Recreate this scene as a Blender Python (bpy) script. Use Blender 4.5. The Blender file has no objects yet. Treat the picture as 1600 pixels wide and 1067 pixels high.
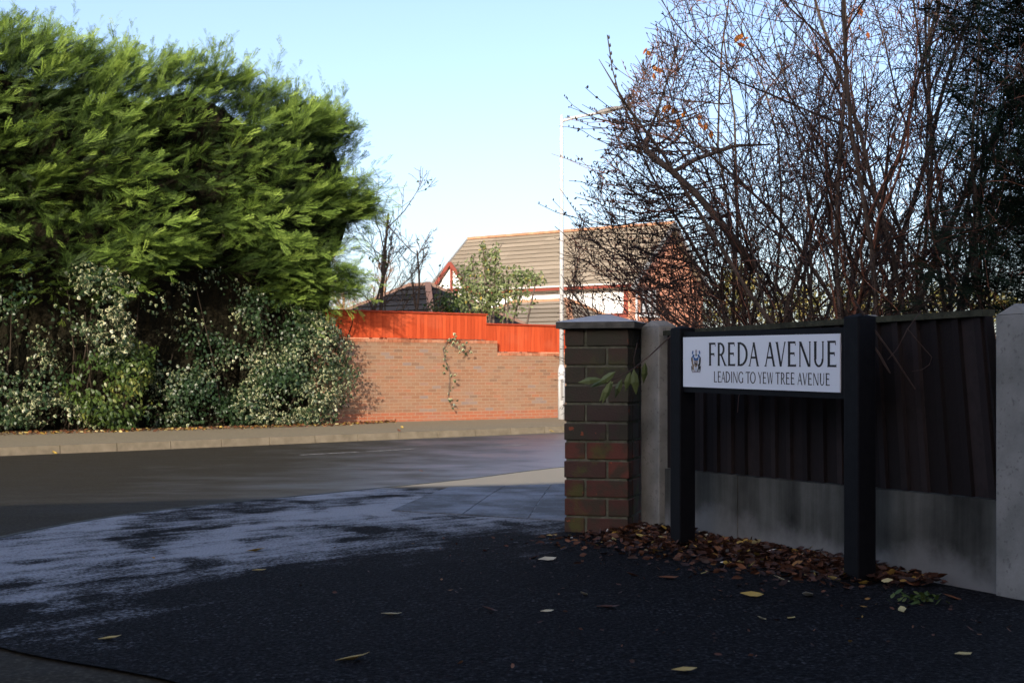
import bpy, math, random
import numpy as np
from mathutils import Vector, Matrix, Quaternion

S = bpy.context.scene
C = S.collection
R = math.radians
random.seed(7); np.random.seed(7)

# ------------------------------------------------------------------ camera, sky, sun, exposure
F, HX, HY, CZ = 2050.0, 800.0, 580.0, 1.25          # focal length in photo pixels, principal x, horizon y, eye height
cd = bpy.data.cameras.new('camera'); cam = bpy.data.objects.new('camera', cd); C.objects.link(cam)
cam.location = (0, 0, CZ); cam.rotation_euler = (R(90), 0, 0)
cd.sensor_width = 36; cd.lens = 36 * F / 1600; cd.shift_y = (HY - 533.5) / 1600
cd.clip_start = .05; cd.clip_end = 3000
cd.dof.use_dof = True; cd.dof.focus_distance = 6.5; cd.dof.aperture_fstop = 11
S.camera = cam

SUN_X, SUN_EL = -.22, 18.5                            # to-sun direction is (SUN_X, -1) horizontally
az = math.atan2(SUN_X, -1)                           # clockwise from +Y
w = bpy.data.worlds.new('World'); S.world = w; w.use_nodes = True
nt = w.node_tree; bg = nt.nodes['Background']
sky = nt.nodes.new('ShaderNodeTexSky'); sky.sky_type = 'NISHITA'; sky.sun_disc = False
sky.sun_elevation = R(SUN_EL); sky.sun_rotation = az
sky.altitude = 50; sky.air_density = .85; sky.dust_density = 2.6; sky.ozone_density = 1.0
wb = nt.nodes.new('ShaderNodeMix'); wb.data_type = 'RGBA'; wb.blend_type = 'MULTIPLY'; wb.inputs[0].default_value = 1   # camera white balance
wb.inputs[7].default_value = (1.01, .99, 1.07, 1)
nt.links.new(sky.outputs[0], wb.inputs[6]); nt.links.new(wb.outputs[2], bg.inputs[0]); bg.inputs[1].default_value = .125
sd = bpy.data.lights.new('sun', 'SUN'); sun = bpy.data.objects.new('sun', sd); C.objects.link(sun)
sd.energy = 2.92; sd.angle = R(.5); sd.color = (1, .89, .74)
e = R(SUN_EL); hl = math.hypot(SUN_X, 1)
tosun = Vector((SUN_X / hl * math.cos(e), -1 / hl * math.cos(e), math.sin(e)))
sun.rotation_euler = tosun.to_track_quat('Z', 'Y').to_euler()
sun.location = (2, -20, 12)
S.view_settings.view_transform = 'Standard'; S.view_settings.look = 'None'
S.view_settings.exposure = 1.19; S.view_settings.gamma = 1
S.render.engine = 'CYCLES'
S.cycles.max_bounces = 6; S.cycles.transparent_max_bounces = 4

# ------------------------------------------------------------------ helpers
def px(x, y, Y):
    """point at depth Y seen at photo pixel (x, y)"""
    return Vector(((x - HX) / F * Y, Y, CZ - (y - HY) / F * Y))

class MB:
    def __init__(s): s.v = []; s.f = []; s.m = []; s.t = []; s.e = []
    def add(s, vs, fs, m=0, t=.5, e=None):
        b = len(s.v); s.v += [tuple(p) for p in vs]
        s.e += e if e else [0.] * len(vs)
        for f in fs:
            s.f.append([b + i for i in f]); s.m.append(m); s.t.append(t)
    def hexa(s, q, m=0, t=.5):      # q: 4 bottom then 4 top, counter-clockwise seen from above
        s.add(q, [(3, 2, 1, 0), (4, 5, 6, 7), (0, 1, 5, 4), (1, 2, 6, 5), (2, 3, 7, 6), (3, 0, 4, 7)], m, t)
    def box(s, x0, x1, y0, y1, z0, z1, m=0, t=.5):
        s.hexa([(x0, y0, z0), (x1, y0, z0), (x1, y1, z0), (x0, y1, z0), (x0, y0, z1), (x1, y0, z1), (x1, y1, z1), (x0, y1, z1)], m, t)
    def tube(s, pts, rad, n=4, m=0, t=.5, cap=True):
        b = len(s.v); k = len(pts); ref = Vector((.31, .2, .93))
        for i, p in enumerate(pts):
            d = (pts[min(i + 1, k - 1)] - pts[max(i - 1, 0)])
            d = d.normalized() if d.length > 1e-9 else Vector((0, 0, 1))
            a = d.cross(ref)
            if a.length < .05: a = d.cross(Vector((1, 0, 0)))
            a.normalize(); c = d.cross(a); r = rad[i]
            for j in range(n):
                th = 2 * math.pi * j / n
                q = p + a * (r * math.cos(th)) + c * (r * math.sin(th)); s.v.append((q.x, q.y, q.z)); s.e.append(0.)
        for i in range(k - 1):
            for j in range(n):
                s.f.append([b + i * n + j, b + i * n + (j + 1) % n, b + (i + 1) * n + (j + 1) % n, b + (i + 1) * n + j]); s.m.append(m); s.t.append(t)
        if cap and n > 2:
            s.f.append([b + (k - 1) * n + j for j in range(n)]); s.m.append(m); s.t.append(t)
            s.f.append([b + n - 1 - j for j in range(n)]); s.m.append(m); s.t.append(t)
    def build(s, name, mats, parent=None, smooth=False):
        me = bpy.data.meshes.new(name); me.from_pydata(s.v, [], s.f)
        if not isinstance(mats, (list, tuple)): mats = [mats]
        for q in mats: me.materials.append(q)
        if len(mats) > 1: me.polygons.foreach_set('material_index', s.m)
        at = me.attributes.new('tint', 'FLOAT', 'FACE'); at.data.foreach_set('value', s.t)
        if any(s.e):
            at = me.attributes.new('edge', 'FLOAT', 'POINT'); at.data.foreach_set('value', s.e)
        if smooth: me.polygons.foreach_set('use_smooth', [True] * len(s.f))
        me.update()
        return link(name, me, parent)

def link(name, data, parent=None):
    o = bpy.data.objects.new(name, data); C.objects.link(o)
    if parent: o.parent = parent
    return o

def np_build(name, V, Fc, tint, mats, parent=None, edge=None):
    """V (n,3), Fc (m,3) triangles, tint per face"""
    me = bpy.data.meshes.new(name); n, m = len(V), len(Fc)
    me.vertices.add(n); me.vertices.foreach_set('co', np.asarray(V, np.float32).ravel())
    me.loops.add(m * 3); me.loops.foreach_set('vertex_index', np.asarray(Fc, np.int32).ravel())
    me.polygons.add(m); me.polygons.foreach_set('loop_start', np.arange(0, m * 3, 3, dtype=np.int32))
    at = me.attributes.new('tint', 'FLOAT', 'FACE'); at.data.foreach_set('value', np.asarray(tint, np.float32))
    if edge is not None:
        at = me.attributes.new('edge', 'FLOAT', 'POINT'); at.data.foreach_set('value', np.asarray(edge, np.float32))
    me.materials.append(mats); me.update(calc_edges=True); me.validate()
    return link(name, me, parent)

def inst(TV, TF, P, D, N, sc, tint, te=None):
    """copies of a small template (local +Y along D, +Z along N) into one vertex/triangle array"""
    D = D / np.linalg.norm(D, axis=1, keepdims=True)
    X = np.cross(D, N); X /= np.linalg.norm(X, axis=1, keepdims=True) + 1e-9
    Z = np.cross(X, D)
    L = TV[None] * sc[:, None, None]
    V = P[:, None] + L[..., 0:1] * X[:, None] + L[..., 1:2] * D[:, None] + L[..., 2:3] * Z[:, None]
    n = len(TV); k = len(P)
    Fc = TF[None] + (np.arange(k) * n)[:, None, None]
    T = np.repeat(tint, len(TF))
    E = np.tile(te, k) if te is not None else None
    return V.reshape(-1, 3), Fc.reshape(-1, 3), T, E

def tag(o, label=None, cat=None, group=None, kind=None):
    if label: o['label'] = label
    if cat: o['category'] = cat
    if group: o['group'] = group
    if kind: o['kind'] = kind
    return o
def thing(name, label, cat, loc=(0, 0, 0), rz=0, group=None):
    o = bpy.data.objects.new(name, None); C.objects.link(o); o.empty_display_size = .2
    o.location = loc; o.rotation_euler = (0, 0, rz)
    return tag(o, label, cat, group)

# ------------------------------------------------------------------ materials
class G:
    def __init__(s, name):
        s.m = bpy.data.materials.new(name); s.m.use_nodes = True; s.t = s.m.node_tree
        s.b = s.t.nodes['Principled BSDF']; s.out = s.t.nodes['Material Output']
    def n(s, ty, ins=None, **kw):
        q = s.t.nodes.new('ShaderNode' + ty)
        for k, v in kw.items(): setattr(q, k, v)
        for k, v in (ins or {}).items(): s.set(q.inputs[k], v)
        return q
    def set(s, sock, v):
        if isinstance(v, bpy.types.NodeSocket): s.t.links.new(v, sock)
        else: sock.default_value = v
    def co(s): return s.n('TexCoord').outputs['Object']
    def mapv(s, v, sc=(1, 1, 1), rot=(0, 0, 0), loc=(0, 0, 0)):
        return s.n('Mapping', {'Vector': v, 'Scale': sc, 'Rotation': rot, 'Location': loc}).outputs[0]
    def noise(s, sc, det=4, v=None, rough=.6, out='Fac'):
        return s.n('TexNoise', {'Scale': sc, 'Detail': det, 'Roughness': rough, 'Vector': v if v is not None else s.co()}).outputs[out]
    def ramp(s, f, stops):
        q = s.n('ValToRGB', {'Fac': f}); r = q.color_ramp
        while len(r.elements) < len(stops): r.elements.new(.5)
        for el, (p, c) in zip(r.elements, stops):
            el.position = p; el.color = (*c, 1) if len(c) == 3 else c
        return q.outputs[0]
    def mix(s, f, a, b, bt='MIX'):
        q = s.n('Mix', data_type='RGBA', blend_type=bt)
        s.set(q.inputs[0], f); s.set(q.inputs[6], c4(a)); s.set(q.inputs[7], c4(b)); return q.outputs[2]
    def math(s, op, a, b=0., clamp=False):
        q = s.n('Math', operation=op, use_clamp=clamp); s.set(q.inputs[0], a); s.set(q.inputs[1], b); return q.outputs[0]
    def sstep(s, x, a, b):
        q = s.n('MapRange', {'Value': x, 'From Min': a, 'From Max': b}, interpolation_type='SMOOTHSTEP'); return q.outputs[0]
    def tint(s, name='tint'): return s.n('Attribute', attribute_name=name).outputs['Fac']
    def bump(s, h, st=.3, d=.01):
        s.set(s.b.inputs['Normal'], s.n('Bump', {'Height': h, 'Strength': st, 'Distance': d}).outputs[0])
    def fin(s, col, rough=.8, spec=.3):
        s.set(s.b.inputs['Base Color'], c4(col)); s.set(s.b.inputs['Roughness'], rough)
        s.b.inputs['Specular IOR Level'].default_value = spec
        return s.m
    def leaf(s, col, rough=.55, tr=.3, spec=.3):
        s.fin(col, rough, spec)
        t = s.n('BsdfTranslucent'); s.set(t.inputs[0], c4(col))
        mx = s.n('MixShader', {0: tr}); s.t.links.new(s.b.outputs[0], mx.inputs[1]); s.t.links.new(t.outputs[0], mx.inputs[2])
        s.t.links.new(mx.outputs[0], s.out.inputs[0]); return s.m
def c4(c): return (*c, 1) if isinstance(c, tuple) and len(c) == 3 else c

def M_simple(name, a, b, sc=8, rough=.8, spec=.3, bump=0, bsc=60, bd=.01):
    g = G(name); col = g.ramp(g.noise(sc, 5), [(.3, a), (.7, b)])
    if bump: g.bump(g.noise(bsc, 4), bump, bd)
    return g.fin(col, rough, spec)

def M_asphalt_frost():
    g = G('pavement_asphalt'); v = g.co()
    fine = g.noise(85, 4, v, .75); med = g.noise(22, 4, v)
    base = g.ramp(fine, [(.36, (.0022, .0023, .0026)), (.54, (.0085, .0088, .0098)), (.66, (.042, .043, .047))])
    vo = g.n('TexVoronoi', {'Vector': v, 'Scale': 75.}); st = g.n('SeparateColor', {0: vo.outputs['Color']}).outputs[0]
    base = g.mix(g.math('MULTIPLY', g.math('MULTIPLY', g.sstep(st, .62, 1.), g.sstep(g.noise(2.2, 4, v), .35, .7)), g.sstep(vo.outputs['Distance'], .5, .25)), base, (.07, .073, .08))
    base = g.mix(g.math('MULTIPLY', g.sstep(med, .5, .75), .4), base, (.02, .02, .021))
    sx = g.n('SeparateXYZ', {0: v})
    X, Y = sx.outputs[0], sx.outputs[1]
    d = g.math('ADD', g.math('MULTIPLY', g.math('ADD', X, 1.2), -.87), g.math('MULTIPLY', g.math('ADD', Y, -3.75), .49))
    zone = g.sstep(d, -.5, .75)
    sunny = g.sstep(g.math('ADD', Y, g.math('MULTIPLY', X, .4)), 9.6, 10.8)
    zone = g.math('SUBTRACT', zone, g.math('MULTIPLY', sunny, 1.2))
    base = g.mix(g.math('MULTIPLY', sunny, .8), base, (.40, .355, .275))  # sunlit far end: pale concrete with the sun's brightness in the base colour
    big = g.noise(1.5, 5, g.mapv(v, (1.0, .42, 1), (0, 0, R(-18))), .6)
    med2 = g.noise(6, 6, g.mapv(g.mapv(v, rot=(0, 0, R(-50))), (.22, 1.5, 1), loc=(3, 1, 0)), .7)
    gr = g.noise(75, 3, v)
    f = g.math('ADD', g.math('ADD', g.math('MULTIPLY', big, 1.5), g.math('MULTIPLY', med2, .95)), g.math('MULTIPLY', gr, .85))
    f = g.math('ADD', f, g.math('MULTIPLY', zone, .55))
    bl = g.noise(4.2, 3, g.mapv(v, (1, .6, 1), (0, 0, 0), (7, 3, 0)), .5)
    f = g.math('SUBTRACT', f, g.math('MULTIPLY', g.sstep(bl, .48, .74), .3))
    amt = g.math('MULTIPLY', g.sstep(f, 1.9, 2.34), .95)
    col = g.mix(amt, base, (.285, .305, .335))
    g.bump(g.math('ADD', g.math('SUBTRACT', fine, vo.outputs['Distance']), g.math('MULTIPLY', med, .6)), .9, .008)
    return g.fin(col, .95, .06)
def M_road():
    g = G('road_asphalt'); v = g.co()
    fine = g.noise(70, 3, v); med = g.noise(3, 5, v)
    col = g.ramp(fine, [(.3, (.016, .0135, .0088)), (.55, (.034, .0295, .02)), (.75, (.095, .084, .06))])
    col = g.mix(g.math('MULTIPLY', g.sstep(med, .4, .7), .35), col, (.045, .043, .04))
    g.bump(fine, .35, .005)
    sx = g.n('SeparateXYZ', {0: v}).outputs[0]
    wet = g.sstep(g.math('ADD', g.math('MULTIPLY', sx, .16), g.math('MULTIPLY', g.noise(.8, 4, v), 1.1)), -.1, .75)
    wet = g.math('MULTIPLY', wet, g.sstep(g.n('SeparateXYZ', {0: v}).outputs[1], 7., 13.))
    rough = g.math('SUBTRACT', .85, g.math('MULTIPLY', wet, .5))
    g.set(g.b.inputs['Specular IOR Level'], g.math('ADD', .05, g.math('MULTIPLY', wet, .95)))
    g.set(g.b.inputs['Base Color'], col); g.set(g.b.inputs['Roughness'], rough); return g.m
def M_brickwall():
    g = G('wall_brick'); sx = g.n('SeparateXYZ', {0: g.co()})
    v = g.n('CombineXYZ', {0: sx.outputs[0], 1: sx.outputs[2]}).outputs[0]
    b = g.n('TexBrick', {'Vector': v, 'Scale': 1.0, 'Mortar Size': .005, 'Mortar Smooth': .1, 'Bias': 0.,
                         'Brick Width': .225, 'Row Height': .075, 'Color1': (.0, 0, 0, 1), 'Color2': (1, 1, 1, 1), 'Mortar': (.5, .5, .5, 1)})
    b.offset = .5
    col = g.ramp(b.outputs[0], [(0, (.13, .085, .058)), (.12, (.2, .095, .052)), (.45, (.25, .12, .065)), (.75, (.235, .135, .08)), (.9, (.29, .105, .052)), (.96, (.19, .155, .14)), (1, (.16, .14, .14))])
    big = g.noise(.9, 4, v)
    col = g.mix(g.math('MULTIPLY', g.sstep(big, .45, .7), .35), col, (.24, .165, .1))
    fine = g.noise(40, 3, v)
    col = g.mix(.35, col, g.ramp(fine, [(.3, (.14, .066, .038)), (.7, (.30, .165, .10))]))
    # plinth and coping are redder courses of the wall
    z = sx.outputs[2]
    red = g.sstep(z, .235, .23)
    col = g.mix(g.math('MULTIPLY', red, .5), col, (.34, .075, .03))
    col = g.mix(b.outputs['Fac'], col, (.27, .2, .135))
    dirt = g.noise(1.7, 6, g.mapv(v, (.5, 1.3, 1)), .7)
    col = g.mix(g.math('MULTIPLY', g.sstep(dirt, .4, .68), .35), col, (.19, .15, .115))
    g.bump(g.math('SUBTRACT', fine, g.math('MULTIPLY', b.outputs['Fac'], 2.)), .35, .006)
    return g.fin(col, .85, .2)
def M_tint(name, stops, sc=20, amt=.35, dark=(.1, .1, .1), rough=.8, spec=.3, bump=.2, bsc=90, bd=.003):
    g = G(name); col = g.ramp(g.tint(), stops)
    col = g.mix(g.math('MULTIPLY', g.sstep(g.noise(sc, 5), .45, .7), amt), col, dark)
    if bump: g.bump(g.noise(bsc, 4), bump, bd)
    return g.fin(col, rough, spec)

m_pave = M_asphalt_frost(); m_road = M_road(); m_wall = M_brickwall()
m_farpave = M_simple('footway_asphalt', (.15, .125, .078), (.245, .205, .135), 30, .85, .2, .4, 80)
m_kerb = M_simple('kerb_concrete', (.11, .092, .063), (.185, .155, .11), 5, .85, .2, .3, 60)
m_kerbdark = M_simple('mossy_kerb', (.02, .022, .018), (.1, .104, .092), 6, .85, .2, .4, 60)
m_ground = M_simple('turf', (.03, .045, .015), (.07, .075, .03), 2, .95, .1)
m_soil = M_simple('soil', (.03, .022, .014), (.06, .045, .03), 12, .95, .1, .6, 30)
m_line = M_simple('worn_road_paint', (.04, .038, .034), (.36, .35, .33), 7, .8, .2)
def M_slab():
    g = G('frosty_slab'); v = g.co()
    a = g.ramp(g.noise(50, 4, v), [(.3, (.03, .031, .033)), (.7, (.06, .061, .063))])
    f = g.math('ADD', g.noise(2.2, 5, g.mapv(v, (1, .6, 1))), g.math('MULTIPLY', g.noise(60, 3, v), .35))
    col = g.mix(g.math('MULTIPLY', g.sstep(f, .55, .85), .8), a, (.19, .212, .25))
    g.bump(g.noise(60, 4), .4, .005)
    return g.fin(col, .75, .25)
m_slab = M_slab()
def M_redfence():
    g = G('red_stained_boards'); v = g.co()
    col = g.ramp(g.tint(), [(0, (.30, .043, .013)), (.5, (.37, .055, .017)), (1, (.42, .068, .022))])
    gr = g.noise(22, 5, g.mapv(v, (1, 1, .06))); col = g.mix(g.math('MULTIPLY', g.sstep(gr, .45, .7), .5), col, (.19, .026, .011))
    fd = g.noise(1.1, 4, v); col = g.mix(g.math('MULTIPLY', g.sstep(fd, .5, .7), .35), col, (.36, .085, .04))
    g.bump(gr, .4, .004); return g.fin(col, .8, .12)
m_redfence = M_redfence()
m_cap = M_simple('red_stained_rail', (.22, .03, .012), (.3, .042, .016), 9, .7, .2)
m_mortar = M_simple('mossy_mortar', (.06, .065, .042), (.15, .155, .12), 25, .95, .1, .5, 120, .003)
def M_pillarbrick():
    g = G('pillar_brick'); t = g.tint(); v = g.co()
    col = g.ramp(t, [(0, (.045, .028, .028)), (.4, (.06, .038, .031)), (.6, (.075, .033, .026)), (.8, (.095, .036, .027)), (1, (.125, .042, .03))])
    n = g.noise(9, 5, v)
    col = g.mix(g.math('MULTIPLY', g.sstep(n, .44, .62), .8), col, (.04, .04, .027))
    z = g.n('SeparateXYZ', {0: v}).outputs[2]
    mo = g.sstep(g.noise(5, 4, g.mapv(v, loc=(4, 2, 1))), .57, .68)
    col = g.mix(g.math('MULTIPLY', mo, .7), col, (.075, .085, .022))
    chip = g.sstep(g.noise(14, 3, g.mapv(v, loc=(9, 5, 3))), .66, .7)
    col = g.mix(g.math('MULTIPLY', chip, .8), col, (.3, .075, .035))
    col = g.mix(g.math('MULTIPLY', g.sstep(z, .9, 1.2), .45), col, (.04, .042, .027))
    g.bump(g.noise(110, 4), .5, .004)
    return g.fin(col, .8, .2)
m_pbrick = M_pillarbrick()
def M_coping():
    g = G('frosted_coping'); v = g.co(); nz = g.n('SeparateXYZ', {0: g.n('NewGeometry').outputs['Normal']}).outputs[2]
    a = g.ramp(g.noise(18, 5, v), [(.3, (.05, .05, .045)), (.7, (.12, .12, .105))])
    col = g.mix(g.math('MULTIPLY', g.sstep(nz, .6, .9), .9), a, g.mix(g.noise(30, 3, v), (.3, .33, .36), (.6, .63, .67)))
    g.bump(g.noise(90, 4), .5, .004)
    return g.fin(col, .85, .2)
m_coping = M_coping()
def M_concpost():
    g = G('concrete_post'); v = g.co()
    col = g.ramp(g.noise(6, 5, v), [(.3, (.16, .165, .15)), (.7, (.29, .29, .27))])
    pit = g.sstep(g.noise(55, 4, v), .58, .68)
    col = g.mix(g.math('MULTIPLY', pit, .65), col, (.12, .12, .11))
    g.bump(g.noise(90, 4), .4, .003)
    return g.fin(col, .85, .2)
m_cpost = M_concpost()
def M_gravel():
    g = G('gravel_board_concrete'); v = g.co()
    sx = g.n('SeparateXYZ', {0: v})
    st = g.math('ADD', g.math('MULTIPLY', g.noise(5, 5, g.mapv(v, (2.2, 1, .14))), .55), g.math('MULTIPLY', g.noise(4, 5, v), .45))            # vertical run-off stains
    col = g.ramp(st, [(.3, (.015, .0155, .013)), (.5, (.062, .064, .056)), (.7, (.125, .128, .114))])
    z = sx.outputs[2]
    low = g.math('ADD', g.math('MULTIPLY', z, -4.), g.noise(5, 5, v))
    col = g.mix(g.math('MULTIPLY', g.sstep(low, -.08, .42), .8), col, (.2, .2, .19))   # splashed lighter base
    g.bump(g.noise(70, 4), .35, .003)
    return g.fin(col, .88, .2)
m_gravel = M_gravel()
m_board = M_tint('dark_brown_boards', [(0, (.013, .0105, .0105)), (.5, (.021, .0165, .0165)), (1, (.032, .025, .0245))], 14, .4, (.011, .010, .009), .85, .12, .4, 60)
m_rail = M_simple('mossy_rail', (.02, .022, .014), (.06, .062, .04), 20, .9, .2, .5, 70)
m_black = M_simple('black_recycled_plastic', (.003, .0032, .0045), (.006, .0065, .008), 30, .6, .15, .3, 90, .002)
m_plate = M_simple('white_enamel', (.68, .735, .80), (.71, .765, .83), 4, .35, .4)
m_ink = M_simple('black_lettering', (.008, .008, .01), (.012, .012, .014), 5, .5, .3)
def flat(name, c, rough=.6, spec=.3): return M_simple(name, tuple(x * .92 for x in c), tuple(min(1, x * 1.05) for x in c), 12, rough, spec)
m_cblue = flat('crest_blue', (.04, .12, .3)); m_cochre = flat('crest_ochre', (.26, .2, .14)); m_cgrey = flat('crest_grey', (.32, .31, .36)); m_cgreen = flat('crest_olive', (.07, .085, .05))
m_galv = M_simple('galvanised_grey_paint', (.36, .37, .38), (.45, .46, .47), 6, .5, .4)
m_lantern = flat('lantern_grey', (.16, .155, .15)); m_glass = flat('lantern_bowl', (.35, .35, .35), .2, .5)
m_render = M_simple('white_render', (.76, .76, .76), (.82, .82, .81), 3, .85, .2)
m_rooftile = M_tint('brown_concrete_tile', [(0, (.195, .165, .125)), (.5, (.235, .2, .153)), (1, (.27, .23, .178))], 1.3, .35, (.2, .165, .125), .9, .1, .3, 8, .02)
m_darktile = M_tint('shade_painted_slate', [(0, (.012, .012, .015)), (.5, (.018, .018, .022)), (1, (.028, .027, .031))], 1.3, .35, (.016, .018, .013), .9, .08, .3, 8, .02)  # slate darkened in its colour to stand in for the hedge's shadow
m_ridge = M_simple('terracotta_ridge', (.3, .15, .09), (.42, .24, .15), 3, .9, .1)
m_redtrim = flat('red_brown_timber', (.2, .045, .03)); m_pane = flat('window_pane', (.55, .58, .6), .08, .6); m_frame = flat('dark_window_frame', (.1, .06, .05))
m_grey = flat('grey_verge', (.22, .22, .22))
def M_gablebrick():
    g = G('salmon_brick'); sx = g.n('SeparateXYZ', {0: g.co()})
    v = g.n('CombineXYZ', {0: g.math('ADD', sx.outputs[0], sx.outputs[1]), 1: sx.outputs[2]}).outputs[0]
    b = g.n('TexBrick', {'Vector': v, 'Scale': 1., 'Mortar Size': .006, 'Brick Width': .225, 'Row Height': .075,
                         'Color1': (.50, .19, .11, 1), 'Color2': (.6, .27, .17, 1), 'Mortar': (.5, .36, .27, 1)})
    return g.fin(b.outputs[0], .85, .2)
m_gable = M_gablebrick()
def M_leafy(name, stops, rough=.55, tr=.3, spec=.3):
    g = G(name); return g.leaf(g.ramp(g.tint(), stops), rough, tr, spec)
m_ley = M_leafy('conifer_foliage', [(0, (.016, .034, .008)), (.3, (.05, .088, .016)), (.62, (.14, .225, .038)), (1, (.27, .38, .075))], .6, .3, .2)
m_leyshade = M_leafy('shaded_conifer_foliage', [(0, (.012, .026, .014)), (1, (.025, .05, .03))], .6, .2, .2)  # shaded copy of the conifer foliage, shade put into its colour
m_inner = M_simple('shade_painted_foliage', (.006, .006, .004), (.014, .012, .007), 3, .95, .05, .8, 6, .2)  # dead brown taken near-black, painting the shade in the hedge's hollows
def M_ivy():
    g = G('variegated_ivy_leaf'); e_ = g.tint('edge'); t = g.tint()
    rim = g.ramp(t, [(0, (.02, .045, .014)), (.3, (.03, .055, .02)), (.44, (.2, .22, .11)), (1, (.52, .5, .3))])
    inn = g.ramp(t, [(0, (.012, .03, .01)), (1, (.05, .08, .04))])
    return g.leaf(g.mix(g.sstep(e_, .3, .5), inn, rim), .4, .15, .4)
m_ivy = M_ivy()
m_green = M_leafy('glossy_evergreen_leaf', [(0, (.025, .05, .01)), (.6, (.06, .095, .018)), (1, (.15, .16, .035))], .4, .2, .4)
m_yellowgreen = M_leafy('pale_green_leaf', [(0, (.07, .1, .03)), (.45, (.15, .19, .07)), (.74, (.28, .32, .17)), (.82, (.5, .36, .05)), (1, (.62, .42, .06))], .5, .3)
m_autumn = M_leafy('autumn_leaf', [(0, (.1, .12, .03)), (.5, (.22, .2, .06)), (1, (.36, .27, .08))], .6, .35)
m_litter = M_leafy('fallen_leaf', [(0, (.022, .012, .009)), (.35, (.05, .022, .014)), (.62, (.095, .038, .02)), (.78, (.2, .08, .03)), (.87, (.4, .27, .05)), (.95, (.5, .44, .22)), (1, (.6, .57, .48))], .55, .15, .3)
m_twigleaf = M_leafy('climber_leaf', [(0, (.07, .09, .03)), (.5, (.13, .17, .06)), (1, (.22, .27, .12))], .4, .2, .4)
m_orange = M_leafy('orange_leaf', [(0, (.45, .12, .03)), (1, (.65, .25, .05))], .5, .4)
m_ivystem = M_simple('ivy_stem', (.018, .014, .01), (.04, .03, .022), 14, .9, .1)
m_bark = M_simple('shrub_bark', (.055, .042, .034), (.15, .115, .094), 14, .85, .2, .4, 50, .004)
m_twig = M_tint('shrub_twig', [(0, (.03, .022, .019)), (.65, (.065, .045, .037)), (1, (.28, .12, .075))], 14, .3, (.03, .02, .02), .7, .2, 0)
m_fartwig = M_simple('far_twig', (.05, .035, .025), (.1, .07, .05), 4, .9, .1)
m_browntwig = M_simple('brown_twig', (.2, .12, .07), (.32, .2, .12), 3, .9, .1)

# ------------------------------------------------------------------ ground shape
def smin(a, b, k=.25):
    h = max(k - abs(a - b), 0) / k; return min(a, b) - h * h * k * .25
def smax(a, b, k=.2): return -smin(-a, -b, k)
def zpave(Y): return CZ - smin(smax(.70, .4 + .05 * Y), 1.19)
def zroad(Y): return zpave(Y) - .008 - .059 * min(1, max(0, (Y - 5) / 6))

def grid(name, xs, ys, zf, m, kind='structure'):
    mb = MB(); nx = len(xs)
    mb.v = [(x, y, zf(x, y)) for y in ys for x in xs]; mb.e = [0.] * len(mb.v)
    for j in range(len(ys) - 1):
        for i in range(nx - 1):
            mb.f.append([j * nx + i, j * nx + i + 1, (j + 1) * nx + i + 1, (j + 1) * nx + i]); mb.m.append(0); mb.t.append(.5)
    return tag(mb.build(name, m, smooth=True), kind=kind)

grid('ground', [-900, -60, 60, 900], [-900, -30, 70, 1500], lambda x, y: -.06, m_ground)
ys = sorted(set([-30, -20, -10, -5] + [i * .5 for i in range(0, 60)] + [32, 36, 40, 50, 68]))
grid('road', [-55 + 5 * i for i in range(23)], ys, lambda x, y: zroad(y), m_road)

# far footway + kerb
fk0, fkd = Vector((-7.57, 19.4)), Vector((8.62, 7.6)).normalized()
fkn = Vector((-fkd.y, fkd.x))                     # away from the road
mb = MB(); ZP = .12
def fp(s, o, z): q = fk0 + fkd * s + fkn * o; return (q.x, q.y, z)
for i in range(-30, 50):
    mb.add([fp(i, .125, ZP), fp(i + 1, .125, ZP), fp(i + 1, 9, ZP), fp(i, 9, ZP)], [(0, 1, 2, 3)])
tag(mb.build('far_footway', m_farpave), kind='structure')
mb = MB(); L = .915
for i in range(-30, 50):
    a, b = i * L + .006, (i + 1) * L - .006; j = random.uniform(-.006, .006)
    q = [fp(a, 0 + j, -.05), fp(b, 0 + j, -.05), fp(b, .123, -.05), fp(a, .123, -.05), fp(a, .02 + j, ZP + .004), fp(b, .02 + j, ZP + .004), fp(b, .123, ZP + .004), fp(a, .123, ZP + .004)]
    mb.hexa(q, 0, random.random())
tag(mb.build('far_kerb', m_kerb), kind='structure')

# centre line of the main road
mb = MB()
for (x0, y0, x1, y1) in ((470, 710.5, 560, 705.5), (572, 705, 656, 700.3), (762, 697.5, 830, 694)):
    a, b = px(x0, y0, F * CZ / (y0 - HY)), px(x1, y1, F * CZ / (y1 - HY)); d = (b - a).normalized(); n = Vector((-d.y, d.x, 0)) * .05
    mb.add([(p.x, p.y, zroad(p.y) + .004) for p in (a - n, b - n, b + n, a + n)], [(0, 1, 2, 3)])
tag(mb.build('road_marking', m_line), kind='structure')

# near corner footway: ruled between the kerb curve and the plots behind it
kp = [(3.6, -6), (2.1, -2.2), (1.0, .4), (.2, 1.75), (-.3, 2.5), (-.77, 2.98), (-1.31, 3.36), (-1.93, 4.0), (-2.25, 4.85), (-2.32, 5.7), (-2.2, 6.8), (-1.91, 7.84), (-1.34, 9.3), (-.58, 11.8), (.62, 15.3), (3.0, 18.6), (8, 23.2), (16, 30.4)]
def catmull(P, k=8):
    out = []
    for i in range(len(P) - 1):
        p0, p1, p2, p3 = [Vector(P[min(max(j, 0), len(P) - 1)]) for j in (i - 1, i, i + 1, i + 2)]
        for s in range(k):
            t = s / k
            out.append(.5 * ((2 * p1) + (p2 - p0) * t + (2 * p0 - 5 * p1 + 4 * p2 - p3) * t * t + (3 * p1 - p0 - 3 * p2 + p3) * t ** 3))
    out.append(Vector(P[-1])); return out
K = catmull(kp)
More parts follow.
